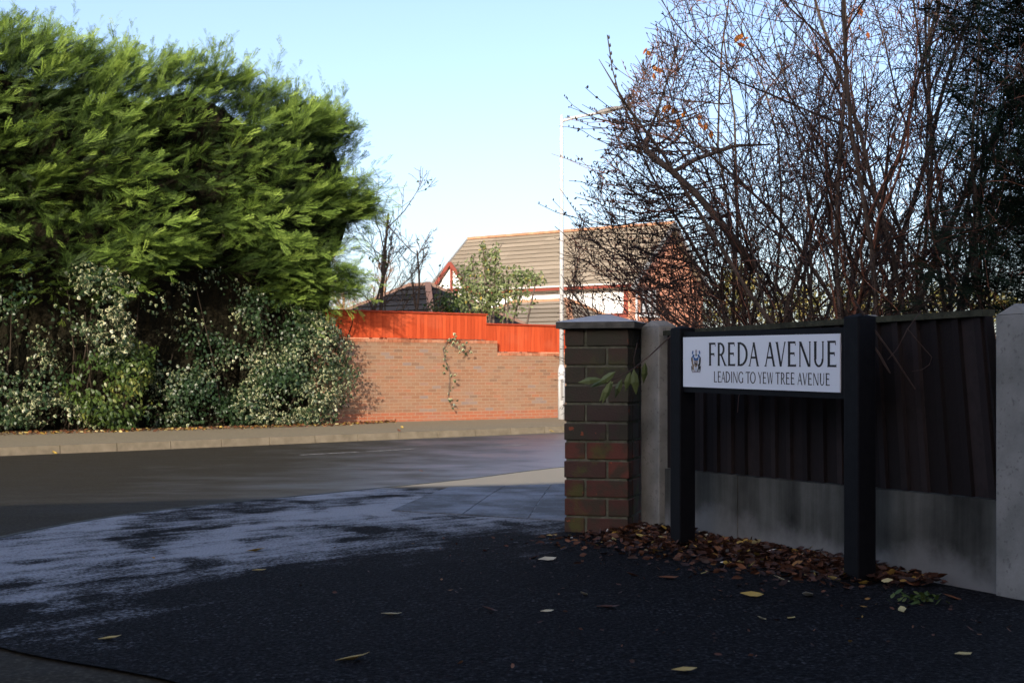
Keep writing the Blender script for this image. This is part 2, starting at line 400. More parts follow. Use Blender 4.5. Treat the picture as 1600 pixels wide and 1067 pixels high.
ip = [(6.5, -6), (4.6, -2), (3.6, .8), (3.0, 2), (2.6, 3), (2.2, 4), (1.9, 4.6), (1.6, 5.2), (1.5, 5.6), (1.4, 6), (1.3, 6.5), (1.35, 7.2), (1.5, 8), (1.8, 9.4), (2.6, 12), (6, 16), (11, 21), (19, 28)]
I_ = catmull(ip)
mb = MB(); NK = len(K); NS = 24
for i in range(NK):
    a, b = K[i], I_[i]
    for j in range(NS + 1):
        q = a.lerp(b, j / NS); mb.v.append((q.x, q.y, zpave(q.y))); mb.e.append(0.)
for i in range(NK - 1):
    for j in range(NS):
        mb.f.append([i * (NS + 1) + j, (i + 1) * (NS + 1) + j, (i + 1) * (NS + 1) + j + 1, i * (NS + 1) + j + 1][::-1]); mb.m.append(0); mb.t.append(.5)
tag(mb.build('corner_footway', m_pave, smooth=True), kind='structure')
# near kerb
mb = MB(); s_acc = 0
for i in range(NK - 1):
    if K[i].y < 4.9: continue
    a, b = K[i], K[i + 1]; ta = (K[i + 1] - K[max(i - 1, 0)]).normalized(); tb = (K[min(i + 2, NK - 1)] - K[i]).normalized()
    na, nb = Vector((ta.y, -ta.x)), Vector((tb.y, -tb.x))
    za, zb = zpave(a.y) + .003, zpave(b.y) + .003
    g_ = (b - a) * 0
    a0, b0 = a + g_, b - g_
    def P3(p, n, o, z): return (p.x + n.x * o, p.y + n.y * o, z)
    mb.hexa([P3(a0, na, -.02, za - .2), P3(b0, nb, -.02, zb - .2), P3(b0, nb, .022, zb - .2), P3(a0, na, .022, za - .2),
             P3(a0, na, -.012, za), P3(b0, nb, -.012, zb), P3(b0, nb, .022, zb), P3(a0, na, .022, za)][::-1] if False else
            [P3(a0, na, .022, za - .2), P3(b0, nb, .022, zb - .2), P3(b0, nb, -.02, zb - .2), P3(a0, na, -.02, za - .2),
             P3(a0, na, .022, za), P3(b0, nb, .022, zb), P3(b0, nb, -.012, zb), P3(a0, na, -.012, za)])
tag(mb.build('corner_kerb', m_kerbdark), kind='structure')
# concrete slabs of the main road footway beyond the pillar
mb = MB()
def gp(x, y):
    Y = 7.
    for _ in range(30): Y = F * (CZ - zpave(Y) - .03) / (y - HY)
    return Vector(((x - HX) / F * Y, Y))
A0, A1 = gp(610, 790), gp(893, 806); B0, B1 = gp(700, 756), gp(905, 750)
for (u0, u1) in ((0, .42), (.42, .78), (.78, 1.15)):
    for (v0, v1) in ((0, .5), (.5, 1.0)):
        pts = []
        for (u_, v_) in ((u0 + .004, v0 + .003), (u1 - .004, v0 + .003), (u1 - .004, v1 - .003), (u0 + .004, v1 - .003)):
            q = A0.lerp(A1, u_).lerp(B0.lerp(B1, u_), v_); pts.append(q)
        mb.hexa([(q.x, q.y, zpave(q.y) - .08) for q in pts] + [(q.x, q.y, zpave(q.y) + .005) for q in pts])
tag(mb.build('footway_slabs', m_slab), kind='structure')

# garden soil behind the fence
FP0, FD = Vector((.68, 6.06)), Vector((.416, -.909)).normalized()
FN = Vector((-FD.y, FD.x)); FA = math.atan2(FD.y, FD.x)      # FN points into the garden
def fpt(t, o): return FP0 + FD * t + FN * o
mb = MB()
q = [fpt(-.3, .12), fpt(6, .12), fpt(6, 12), fpt(-1.5, 12), fpt(-1.0, 3)]
mb.add([(p.x, p.y, .5) for p in q] + [(p.x, p.y, -.1) for p in q], [(0, 1, 2, 3, 4)] + [(i, i + 5, (i + 1) % 5 + 5, (i + 1) % 5) for i in range(5)])
tag(mb.build('garden_soil', m_soil), kind='structure')

# ------------------------------------------------------------------ brick garden wall with red fence across the road
W0 = Vector((-3.19, 28.95)); WU = Vector((.814, .58)).normalized(); WA = math.atan2(WU.y, WU.x); WN = Vector((WU.y, -WU.x))
def wpt(a, n, z=0): q = W0 + WU * a + WN * n; return Vector((q.x, q.y, z))
gw = thing('garden_wall', 'long red brown brick wall with a stepped top beside the far footway', 'wall', (W0.x, W0.y, ZP - .02), WA)
mb = MB(); TOP1, TOP2, AS = 1.97 - ZP, 1.69 - ZP, 3.49
mb.box(-1.3, AS, 0, .22, 0, TOP1 - .075 + .02); mb.box(AS, 12, 0, .22, 0, TOP2 - .075 + .02)
mb.build('brickwork', m_wall, gw)
mb = MB()
for (a0, a1, zt) in ((-1.3, AS, TOP1), (AS, 12, TOP2)):
    n = int((a1 - a0) / .112); st = (a1 - a0) / n
    for i in range(n):
        mb.box(a0 + i * st + .004, a0 + (i + 1) * st - .004, -.012, .23, zt - .052, zt + .02, 0, random.random())
m_copebrick = M_tint('red_coping_brick', [(0, (.25, .09, .045)), (.6, (.32, .11, .055)), (1, (.36, .17, .1))], 12, .3, (.3, .2, .13), .85, .2, .2)
mb.build('coping', m_copebrick, gw)
rf = thing('boarded_fence', 'bright red stained timber fence standing on top of the brick wall', 'fence', (W0.x, W0.y, ZP), WA)
def redpanel(a0, a1, zb, zt, name):
    mb = MB(); x = a0
    while x < a1 - .01:
        wd = min(.1, a1 - x); j = random.uniform(-.003, .003)
        mb.hexa([(x, .16 + j, zb), (x + wd - .003, .145 + j, zb), (x + wd - .003, .17, zb), (x, .18, zb), (x, .16 + j, zt), (x + wd - .003, .145 + j, zt), (x + wd - .003, .17, zt), (x, .18, zt)], 0, random.random())
        x += wd
    o = mb.build(name, m_redfence, rf)
    mb = MB(); mb.box(a0 - .02, a1 + .02, .11, .2, zt, zt + .035); mb.build('capping_rail', m_cap, rf)
redpanel(-.95, 3.28, TOP1 + .025, 2.57 - ZP, 'board_panel')
redpanel(3.28, 12, TOP2 + .025, 2.35 - ZP, 'board_panel')

# ------------------------------------------------------------------ street lamp
lx = px(877.5, 655, 30.9)
lamp = thing('street_lamp', 'tall pale grey street lamp with a single arm rising behind the brick pillar', 'street lamp', (lx.x, lx.y, ZP))
mb = MB(); mb.tube([Vector((0, 0, 0)), Vector((0, 0, 1.15)), Vector((0, 0, 1.28))], [.085, .085, .055], 16); mb.build('base_section', m_galv, lamp, True)
mb = MB(); mb.tube([Vector((0, 0, 1.26)), Vector((0, 0, 5)), Vector((0, 0, 7.1)), Vector((0, 0, 7.16))], [.055, .045, .04, .03], 14); mb.build('column', m_galv, lamp, True)
mb = MB(); mb.box(-.03, .03, -.092, -.08, .45, .95); mb.build('access_door', m_lantern, lamp)
mb = MB(); mb.tube([Vector((.02, 0, 7.02)), Vector((.3, 0, 7.1)), Vector((.85, 0, 7.2))], [.04, .036, .034], 8); mb.build('arm', m_galv, lamp, True)
mb = MB()
st = [(.8, .04, .03), (.9, .09, .07), (1.05, .12, .085), (1.28, .11, .075), (1.45, .04, .03)]
ring = []
for (x, hw, hh) in st:
    zc = 7.2 + (x - .85) * .22
    for k in range(10):
        th = 2 * math.pi * k / 10; ring.append((x, hw * math.cos(th), zc + hh * max(math.sin(th), -.35)))
fs = [(i * 10 + k, i * 10 + (k + 1) % 10, (i + 1) * 10 + (k + 1) % 10, (i + 1) * 10 + k) for i in range(4) for k in range(10)]
mb.add(ring, fs + [tuple(range(9, -1, -1)), tuple(range(40, 50))]); ln = mb.build('lantern', m_lantern, lamp, True)
mb = MB(); mb.hexa([(.92, -.06, 7.165), (1.2, -.05, 7.225), (1.2, .05, 7.225), (.92, .06, 7.165), (.9, -.07, 7.2), (1.22, -.06, 7.265), (1.22, .06, 7.265), (.9, .07, 7.2)]); mb.build('bowl', m_glass, ln)

# ------------------------------------------------------------------ houses
def tiles(mb, e0, e1, r1, r0, n, lift=.04):
    """courses of tiles on the slope e0-e1 (eaves, left to right) up to r0-r1"""
    e0, e1, r0, r1 = map(Vector, (e0, e1, r0, r1))
    nrm = (e1 - e0).cross((r0 + r1) / 2 - (e0 + e1) / 2).normalized()
    if nrm.z < 0: nrm = -nrm
    mb.add([p - nrm * .02 for p in (e0, e1, r1, r0)], [(0, 1, 2, 3)], 0, 0)
    for i in range(n):
        ta, tb = i / n, (i + 1) / n
        a, b = e0.lerp(r0, ta), e1.lerp(r1, ta); c, d = e1.lerp(r1, tb), e0.lerp(r0, tb)
        k = max(1, int((b - a).length / 1.5))
        b_ = nrm * lift
        for j in range(k):
            p, q = a.lerp(b, j / k), a.lerp(b, (j + 1) / k); s_, t_ = d.lerp(c, (j + 1) / k), d.lerp(c, j / k)
            tn = random.random()
            mb.add([p + nrm * lift, q + nrm * lift, s_, t_], [(0, 1, 2, 3)], 0, tn)
            mb.add([p + nrm * lift * .72, q + nrm * lift * .72, q + nrm * lift, p + nrm * lift], [(0, 1, 2, 3)], 0, tn); mb.add([p + nrm * lift * .72, q + nrm * lift * .72, s_ - nrm * .004, t_ - nrm * .004], [(3, 2, 1, 0)], 0, tn)
def beam(mb, a, b, w_, h):
    a, b = Vector(a), Vector(b); d = (b - a).normalized(); s = d.cross(Vector((0, 0, 1)))
    if s.length < .01: s = Vector((1, 0, 0))
    s = s.normalized() * w_ / 2; u = s.cross(d).normalized() * h / 2
    mb.hexa([a - s - u, a + s - u, b + s - u, b - s - u, a - s + u, a + s + u, b + s + u, b - s + u])

HL, HD, HE, HR = 11.3, 6.5, 5.05, 7.86
hd = Vector((.80, -.60)).normalized(); hc = px(985, 580, 57)
h0 = Vector((hc.x, hc.y)) - hd * HL
hs = thing('house', 'brick house with brown tiled gable roof and white upper wall, behind the street lamp', 'house', (h0.x, h0.y, 0), math.atan2(hd.y, hd.x))
mb = MB(); mb.box(0, HL, 0, HD, -.1, HE)
mb.add([(HL, 0, HE), (HL, HD, HE), (HL, HD / 2, HR - .12)], [(0, 1, 2)]); mb.add([(0, 0, HE), (0, HD, HE), (0, HD / 2, HR - .12)], [(2, 1, 0)])
wl = mb.build('brick_wall', m_gable, hs)
mb = MB(); mb.box(0.05, HL - .3, -.03, .02, 3.75, HE - .05); rp = mb.build('rendered_panel', m_render, hs)
mb = MB(); mb.box(0, HL - .12, -.06, .02, 3.6, 3.78); mb.box(HL - .32, HL - .12, -.062, .02, 3.78, HE - .02); mb.box(-.2, HL + .25, -.4, -.3, HE - .17, HE - .04); mb.build('timber_trim', m_redtrim, hs)
mb = MB(); beam(mb, (-.2, -.45, HE + .0), (HL + .25, -.45, HE + .0), .08, .06); mb.build('gutter', flat('white_gutter', (.6, .58, .56)), hs)
sl = (HR - HE) / (HD / 2); ez = HE - .35 * sl + .08
mb = MB()
tiles(mb, (-.3, -.35, ez), (HL + .3, -.35, ez), (HL + .3, HD / 2, HR + .08), (-.3, HD / 2, HR + .08), 14, .035)
tiles(mb, (HL + .3, HD + .35, ez), (-.3, HD + .35, ez), (-.3, HD / 2, HR + .08), (HL + .3, HD / 2, HR + .08), 14, .035)
rfm = mb.build('roof', m_rooftile, hs)
mb = MB(); beam(mb, (-.32, HD / 2, HR + .12), (HL + .32, HD / 2, HR + .12), .24, .12); mb.build('ridge', m_ridge, rfm)
for xx in (-.34, HL + .34):
    for yy in (-.4, HD + .4):
        mb = MB(); beam(mb, (xx, yy, ez - .02), (xx, HD / 2, HR + .06), .07, .2); mb.build('bargeboard', m_grey, rfm)
# gabled dormer wing
gx0, gx1, gz0, gz1, gy = .7, 2.85, 5.1, 6.35, -.75; gm = (gx0 + gx1) / 2
mb = MB(); mb.box(gx0 + .1, gx1 - .1, gy + .15, 0, 2.6, gz0); mb.add([(gx0, gy + .15, gz0), (gx1, gy + .15, gz0), (gm, gy + .15, gz1 - .1)], [(0, 1, 2)])
dg = mb.build('front_gable', m_render, hs)
mb = MB(); back = 2.2
tiles(mb, (gx0 - .2, gy, gz0 - .15), (gx0 - .2, back, gz0 - .15), (gm, back, gz1), (gm, gy, gz1), 5, .03)
tiles(mb, (gx1 + .2, back, gz0 - .15), (gx1 + .2, gy, gz0 - .15), (gm, gy, gz1), (gm, back, gz1), 5, .03)
mb.build('gable_roof', m_rooftile, dg)
mb = MB(); beam(mb, (gx0 - .22, gy - .03, gz0 - .18), (gm, gy - .03, gz1 + .02), .06, .17); mb.build('bargeboard', m_redtrim, dg); mb = MB(); beam(mb, (gx1 + .22, gy - .035, gz0 - .18), (gm, gy - .035, gz1 + .02), .06, .17)
mb.build('bargeboard', m_redtrim, dg); mb = MB(); beam(mb, (gm, gy + .1, gz0), (gm, gy + .1, gz1 - .15), .08, .14); beam(mb, (gx0, gy + .1, gz0), (gx1, gy + .1, gz0), .08, .14)
mb.build('timber_frame', m_redtrim, dg)
wn = None
mb = MB(); wy0, wy1, wz0, wz1 = .8, 2.25, 3.75, 5.0; fx = HL + .03
mb.box(HL - .05, fx + .03, wy0, wy0 + .09, wz0, wz1); mb.box(HL - .05, fx + .03, wy1 - .09, wy1, wz0, wz1); mb.box(HL - .05, fx + .028, wy0 + .09, wy1 - .09, wz0, wz0 + .09); mb.box(HL - .05, fx + .028, wy0 + .09, wy1 - .09, wz1 - .09, wz1)
for q in (.42, .92): mb.box(HL - .05, fx + .026, wy0 + q, wy0 + q + .08, wz0 + .09, wz1 - .09)
wn = mb.build('window', m_frame, hs)
mb = MB(); mb.box(HL - .04, HL + .012, wy0 + .08, wy1 - .08, wz0 + .08, wz1 - .08); mb.build('pane', m_pane, wn)
mb = MB(); mb.box(HL - .05, HL + .1, wy0 - .08, wy1 + .08, wz0 - .1, wz0 - .003); mb.build('sill', m_render, wn)
mb = MB(); mb.tube([Vector((HL + .05, .42, 0)), Vector((HL + .05, .42, HE - .1))], [.045, .045], 8); mb.build('downpipe', flat('grey_pipe', (.5, .5, .52)), hs, True)

def hip_house(name, label, cat, cx, cy, rz, w_, d, ze, zr, inset, mt, wallm, n=9, rid=m_ridge):
    t = thing(name, label, cat, (cx, cy, 0), rz); o = .3
    mb = MB(); mb.box(-w_ / 2, w_ / 2, -d / 2, d / 2, -.1, ze); mb.build('wall', wallm, t)
    e = [Vector(q) for q in ((-w_ / 2 - o, -d / 2 - o, ze - .05), (w_ / 2 + o, -d / 2 - o, ze - .05), (w_ / 2 + o, d / 2 + o, ze - .05), (-w_ / 2 - o, d / 2 + o, ze - .05))]
    r0, r1 = Vector((-w_ / 2 + inset, 0, zr)), Vector((w_ / 2 - inset, 0, zr))
    mb = MB(); tiles(mb, e[0], e[1], r1, r0, n, .04); tiles(mb, e[2], e[3], r0, r1, n, .04); tiles(mb, e[1], e[2], r1, r1, n, .04); tiles(mb, e[3], e[0], r0, r0, n, .04)
    ro = mb.build('roof', mt, t)
    mb = MB(); beam(mb, r0, r1, .22, .12)
    for a, b in ((e[0], r0), (e[1], r1), (e[2], r1), (e[3], r0)): beam(mb, a + Vector((0, 0, .04)), b + Vector((0, 0, .04)), .2, .1)
    mb.build('hip_tiles', rid, ro)
    mb = MB()
    for i in range(4): beam(mb, e[i] - Vector((0, 0, .08)), e[(i + 1) % 4] - Vector((0, 0, .08)), .1, .12)
    mb.build('gutter', m_frame, ro)
    return t
q = px(845, 580, 50)
hip_house('garage', 'low garage with a brown tiled hipped roof in front of the white walled house', 'garage', q.x, q.y, math.atan2(hd.y, hd.x), 6.2, 5.0, 2.55, 3.93, 1.9, m_rooftile, m_gable, 8)
q = px(655, 580, 45.5)
hip_house('bungalow', 'low building with a slate hipped roof, shade-dark in its colour, peeping over the red fence', 'bungalow', q.x, q.y, R(-38), 5.6, 5.0, 2.7, 4.25, 2.4, m_darktile, m_gable, 8, flat('brown_hip_tile', (.17, .1, .075)))

# unseen house behind the viewer, its gable shaped to shade this corner
hb = thing('shading_house', 'large plain brick house, unseen out of frame, its roof shaped to shade the corner', 'house', (0, -8, 0), 0)
def proj(P):
    k = P[1] + 8; return P[0] + SUN_X * k, P[2] + k * hl * math.tan(e)
(ax, azz), (bx, bz) = proj((-3.35, 8.6, .35)), proj((.8, 6.6, 2.35))
sg = (bz - azz) / (bx - ax); zl = lambda x: azz + sg * (x - ax)
rx, ex = 4.8, -7.0; rz_, ez_ = zl(rx), zl(ex); ex2 = rx + (rx - ex)
mb = MB(); D = 9
prof = [(ex + .3, 0), (ex2 - .3, 0), (ex2 - .3, zl(ex + .3) - .1), (rx, rz_ - .12), (ex + .3, zl(ex + .3) - .1)]
n = len(prof)
mb.add([(x, -.3, z) for x, z in prof] + [(x, -D, z) for x, z in prof], [tuple(range(n))[::-1], tuple(range(n, 2 * n))] + [(i, (i + 1) % n, n + (i + 1) % n, n + i) for i in range(n)])
mb.build('wall', m_gable, hb)
mb = MB(); tiles(mb, (ex, 0, ez_), (ex, -D, ez_), (rx, -D, rz_), (rx, 0, rz_), 16); tiles(mb, (ex2, -D, ez_), (ex2, 0, ez_), (rx, 0, rz_), (rx, -D, rz_), 16)
mb.build('roof', m_rooftile, hb)

t = hip_house('sky_block_house', 'brick house added out of frame across the side road to block sky light', 'house', -13.3, -6.8, 0, 9, 10, 5.0, 6.8, 3.5, m_rooftile, m_gable, 8)  # unseen house added to dim the corner by blocking sky light

# ------------------------------------------------------------------ conifer hedge across the road
def spray_template():
    V, Fc = [], []
    def kite(a, b, wd, za, zb):
        a, b = np.array(a), np.array(b); d = b - a; n_ = np.array([-d[1], d[0]]); n_ = n_ / (np.linalg.norm(n_) + 1e-9) * wd
        m_ = a + d * .45; i = len(V)
        V.extend([(a[0], a[1], za), (m_[0] + n_[0], m_[1] + n_[1], (za + zb) / 2), (b[0], b[1], zb), (m_[0] - n_[0], m_[1] - n_[1], (za + zb) / 2)])
        Fc.extend([(i, i + 2, i + 1), (i, i + 3, i + 2)])
    dz = lambda y: .22 * y - .46 * y * y
    kite((0, 0), (0, 1), .018, 0, dz(1))
    rr = random.Random(3)
    for i in range(10):
        y = .06 + .09 * i
        for sgn in (-1, 1):
            wd = (.05 + .15 * math.sin(math.pi * min(1, (1 - y) * 1.05)) ** .8) * rr.uniform(.6, 1.25); a = (0, y); b = (sgn * wd, y + wd * 1.5 * rr.uniform(.8, 1.2))
            zz = dz(y) - .25 * wd; kite(a, b, .014, dz(y), zz)
            mx = (a[0] + (b[0] - a[0]) * .5, a[1] + (b[1] - a[1]) * .5); l2 = wd * .55
            kite(mx, (mx[0] + sgn * l2 * .15, mx[1] + l2), .012, dz(y) - .1 * wd, zz - .02)
    return np.array(V), np.array(Fc)
SPV, SPF = spray_template()
rng = np.random.default_rng(5)
def unit(a): return a / (np.linalg.norm(a, axis=-1, keepdims=True) + 1e-9)
u3 = np.array([WU.x, WU.y, 0]); n3 = np.array([WN.x, WN.y, 0]); z3 = np.array([0, 0, 1.])
w03 = np.array([W0.x, W0.y, 0])

def plumes(P, D, N, Ln, k, rng):
    """each plume: a bough with sprays along it, returns spray positions/directions/normals/sizes"""
    n = len(P); D = unit(D)
    Sd = unit(np.cross(D, N)); out = [[], [], [], [], []]
    tb = rng.uniform(0, 1, n)
    Nd = unit(np.cross(Sd, D))
    for j in range(k):
        s = (j + .6) / k + rng.uniform(-.06, .06, n); az_ = rng.uniform(0, 6.283, n)
        off = np.cos(az_)[:, None] * Sd + .55 * np.sin(az_)[:, None] * Nd
        wob = .07 * Ln * (1.15 - s)
        pos = P + D * (Ln * s)[:, None] + off * wob[:, None] - z3 * (Ln * .20 * s * s)[:, None]
        ang = rng.uniform(.05, .95, n) * (1.1 - .7 * s)
        d = D * np.cos(ang)[:, None] + off * np.sin(ang)[:, None] + rng.normal(0, .15, (n, 3)) + z3 * .1
        nn = N + rng.normal(0, .5, (n, 3))
        sz = np.minimum(Ln, 1.4) * rng.uniform(.12, .31, n) * (1.1 - .3 * s)
        for q, v in zip(out, (pos, d, nn, sz, np.clip(-.05 + .65 * s ** 1.5 + .35 * tb + rng.normal(0, .14, n), 0, 1))): q.append(v)  # paler tips: new growth, plus plume highlights put into the tint
    return [np.concatenate(q) for q in out]

# superellipsoid body in wall coordinates: a along the wall, n towards the road, z up
AC, AH, NC, NH, ZC, ZH, EX = -11.25, 11.0, -.75, 2.05, 4.88, 2.36, 2.6
def surf(a, th):
    """th: 0 = straight out to the road, + up; returns n, z radius scale at a"""
    k = np.clip(1 - np.abs((a - AC) / AH) ** EX, 0, 1) ** (1 / EX)
    c, s = np.cos(th), np.sin(th)
    r = (np.abs(c) ** EX + np.abs(s) ** EX) ** (-1 / EX)
    return k, r * c, r * s
def body(a, th, lump):
    k, cn, sn = surf(a, th)
    zh = ZH * np.where(sn > 0, 1.07, 1.0)
    n_ = NC + NH * k * cn * lump; z_ = ZC + zh * (k ** .32) * sn * (.6 + .4 * lump)
    return n_, z_
def lumps(a, z):
    return (1.02 + .14 * np.sin(a * 1.7 + 1.6 * np.sin(z * 1.1)) + .13 * np.sin(z * 2.6 + a * .9 + np.sin(a * 2.2)) + .12 * np.sin(a * 4.3 + z * 3.3 + 2 * np.sin(z * .7 + a)) + .08 * np.sin(a * 7.7 - z * 6.1))
hg = thing('conifer_hedge', 'huge overgrown green conifer hedge towering over the far footway', 'hedge', (wpt(-6, -.4).x, wpt(-6, -.4).y, 0))
h_off = np.array([hg.location.x, hg.location.y, 0])
def hedge_points(N, amin, amax, thmin, thmax, inset=0.):
    a = rng.uniform(amin, amax, N); th = rng.uniform(thmin, thmax, N)
    n_, z_ = body(a, th, 1.0); lm = lumps(a, z_); n_, z_ = body(a, th, lm - inset)
    P = w03 + a[:, None] * u3 + n_[:, None] * n3 + z_[:, None] * z3
    return P, a, th
VV, FF, TT = [], [], []; base = 0
def push(V, Fc, T):
    global base
    VV.append(V); FF.append(Fc + base); TT.append(T); base += len(V)
def hedge_layer(N, amin, amax, thmin, thmax, inset, L0, L1, k):
    P, a, th = hedge_points(N, amin, amax, thmin, thmax, inset)
    endw = np.clip((a + 1.2) / 1.8, 0, 1)[:, None]
    D = np.cos(th)[:, None] * n3 * .75 + (np.clip(np.sin(th), -.25, 1)[:, None] * .65 + .36) * z3 + u3 * (.65 + .4 * endw) + rng.normal(0, .34, (N, 3))
    Nn = z3 * 1.0 + n3 * .35 + rng.normal(0, .25, (N, 3))
    L = rng.uniform(L0, L1, N)
    ca = a * .85; hole = np.sin(ca * 2.1 + 1.5 * np.sin(P[:, 2] * 1.6)) + np.sin(P[:, 2] * 3.1 + ca * 1.3 + np.sin(ca * 2.7)) + rng.normal(0, .55, N)
    ok = (hole > -.15) | (th > 1.0) | (inset > .1); P, D, Nn, L = P[ok], D[ok], Nn[ok], L[ok]
    P = P - unit(D) * (L * .55)[:, None]
    return plumes(P, D, Nn, L, k, rng)
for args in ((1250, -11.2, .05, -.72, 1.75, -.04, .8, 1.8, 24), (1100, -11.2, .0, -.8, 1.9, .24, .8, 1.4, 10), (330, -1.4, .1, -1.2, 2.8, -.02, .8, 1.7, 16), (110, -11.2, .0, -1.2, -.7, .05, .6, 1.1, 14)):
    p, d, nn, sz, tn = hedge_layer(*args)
    if args[5] > .1: tn = tn * .3  # older inner layer darkened further, shade of the gaps put into tint
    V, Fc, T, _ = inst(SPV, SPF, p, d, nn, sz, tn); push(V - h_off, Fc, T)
def cluster(n, c, rad, D0, Ln):
    q = unit(rng.normal(0, 1, (n, 3))) * rng.uniform(.5, 1, (n, 1)) * np.array(rad) + np.array(c)
    P = w03 + q[:, 0:1] * u3 + q[:, 1:2] * n3 + q[:, 2:3] * z3
    D = D0[0] * u3 + D0[1] * n3 + D0[2] * z3 + rng.normal(0, .35, (n, 3)); L = rng.uniform(Ln[0], Ln[1], n)
    p, d, nn, sz, tn = plumes(P - unit(D) * (L * .4)[:, None], D, np.tile(z3 + n3 * .3, (n, 1)) + rng.normal(0, .25, (n, 3)), L, 11, rng)
    V, Fc, T, _ = inst(SPV, SPF, p, d, nn, sz, tn); push(V - h_off, Fc, T)
cluster(110, (-1.75, .1, 3.2), (1.0, 1.0, .75), (.7, .35, .15), (.7, 1.2))
cluster(40, (-1.35, .2, 2.85), (.4, .7, .4), (.6, .3, -.1), (.5, .8))
cluster(90, (-1.1, -.1, 3.5), (.75, .9, .7), (.7, .3, .2), (.6, 1.1))
cluster(80, (-1.05, .9, 3.15), (.4, .45, .4), (.6, .3, .05), (.5, .9))
cluster(14, (-.35, .1, 5.1), (.3, .5, .6), (1, .2, .3), (1.0, 1.6))
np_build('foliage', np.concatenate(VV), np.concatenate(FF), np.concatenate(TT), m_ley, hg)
# upright leading shoots along the top
VV, FF, TT = [], [], []; base = 0
mbs = MB()
for i in range(110):
    a = rng.uniform(-11, -.1); n_, z_ = body(np.array([a]), np.array([rng.uniform(1.2, 1.75)]), 1.0)
    p = w03 + a * u3 + n_[0] * n3 + (z_[0] - .15) * z3 - h_off; Ln = rng.uniform(.45, 1.15) * (1.3 if rng.uniform() > .8 else 1)
    ln_ = np.array([rng.normal(.12, .1), rng.normal(0, .1), 1.])
    tip = p + ln_ * Ln
    mbs.tube([Vector(p), Vector((p + tip) / 2), Vector(tip)], [.012, .008, .003], 3)
    k = 14; s = np.linspace(.1, 1, k); ph = rng.uniform(0, 6, k)
    P = p + ln_ * (Ln * s)[:, None]; D = np.stack([np.cos(ph), np.sin(ph), np.full(k, .9) + s], 1)
    V, Fc, T, _ = inst(SPV, SPF, P, D, np.tile(z3, (k, 1)) + rng.normal(0, .3, (k, 3)), (.1 + Ln * .26) * (1.1 - .7 * s), rng.uniform(.5, 1, k)); push(V, Fc, T)
np_build('leading_shoots', np.concatenate(VV), np.concatenate(FF), np.concatenate(TT), m_ley, hg)
# near-black core with the inner shade in its colour, and trunks
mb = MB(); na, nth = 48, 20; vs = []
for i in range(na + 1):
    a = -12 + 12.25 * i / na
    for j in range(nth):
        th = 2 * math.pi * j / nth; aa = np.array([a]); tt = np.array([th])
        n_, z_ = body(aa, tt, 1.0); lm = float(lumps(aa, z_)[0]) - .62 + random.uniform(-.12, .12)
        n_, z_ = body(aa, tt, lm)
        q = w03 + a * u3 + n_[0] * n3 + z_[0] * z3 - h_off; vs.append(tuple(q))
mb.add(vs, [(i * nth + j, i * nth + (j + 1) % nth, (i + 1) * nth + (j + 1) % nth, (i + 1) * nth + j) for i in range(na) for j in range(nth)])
mb.build('shade_core', m_inner, hg)
for i in range(8):
    a = -11 + 1.3 * i; p = wpt(a, -.55) - Vector(h_off)
    mb = MB(); mb.tube([p + Vector((0, 0, -.05)), p + Vector((.05, 0, 2)), p + Vector((0, .05, 5))], [.16, .13, .08], 8); mb.build('trunk', m_bark, hg, True)

# ------------------------------------------------------------------ ivy and shrubs under the hedge
LV = np.array([(0, .45, .0), (0, 0, 0), (.42, .12, -.05), (.36, .55, -.06), (0, 1.05, -.1), (-.36, .55, -.06), (-.42, .12, -.05)], float)
LF = np.array([(0, 1, 2), (0, 2, 3), (0, 3, 4), (0, 4, 5), (0, 5, 6), (0, 6, 1)])
LE = np.array([.1, .5, 1, 1, .35, 0, .6], float)
OV = np.array([(0, .5, .0), (0, 0, 0), (.2, .25, -.03), (.25, .55, -.04), (0, 1., -.12), (-.25, .55, -.04), (-.2, .25, -.03)], float)  # oval leaf
def leafmass(name, P, N, sz, tint, mat, parent, T=(LV, LF, LE), droop=.8, jit=.45):
    n = len(P); D = -z3 * droop + rng.normal(0, .55, (n, 3)); Nn = unit(N) + rng.normal(0, jit, (n, 3))
    V, Fc, TT_, E_ = inst(T[0], T[1], P, D, Nn, sz, tint, T[2])
    return np_build(name, V, Fc, TT_, mat, parent, E_)
def blob_pts(n, c, r, ax=None, fr=(.75, 1.05), lum=.22, gap=.55):
    """random points in the shell of a lumpy ellipsoid in wall coordinates (a, n, z)"""
    d = unit(rng.normal(0, 1, (n, 3))); k = rng.uniform(fr[0], fr[1], n)
    k *= 1 + lum * np.sin(d[:, 0] * 5 + c[0]) * np.sin(d[:, 2] * 6 + c[2]) + lum * .6 * np.sin(d[:, 1] * 9 + d[:, 2] * 11)
    q = np.array(c) + d * np.array(r) * k[:, None]
    keep = (q[:, 2] > ZP + .03) & (d[:, 1] > -.55) & (np.sin(q[:, 0] * 4.1 + 1.7 * np.sin(q[:, 2] * 3)) + np.sin(q[:, 2] * 5.3 + q[:, 0] * 2.2) + rng.normal(0, .8, n) > -gap)
    q, d = q[keep], d[keep]
    P = w03 + q[:, 0:1] * u3 + q[:, 1:2] * n3 + q[:, 2:3] * z3
    Nn = (d[:, 0:1] / r[0]) * u3 + (d[:, 1:2] / r[1]) * n3 + (d[:, 2:3] / r[2]) * z3
    return P, Nn
def wa(x, n):   # wall coordinate a for photo column x at offset n from the wall
    b = W0 + WN * n; k = (x - HX) / F
    return (k * b.y - b.x) / (WU.x - k * WU.y)
def zat(x, y, n):
    q = wpt(wa(x, n), n); return CZ - (y - HY) / F * q.y
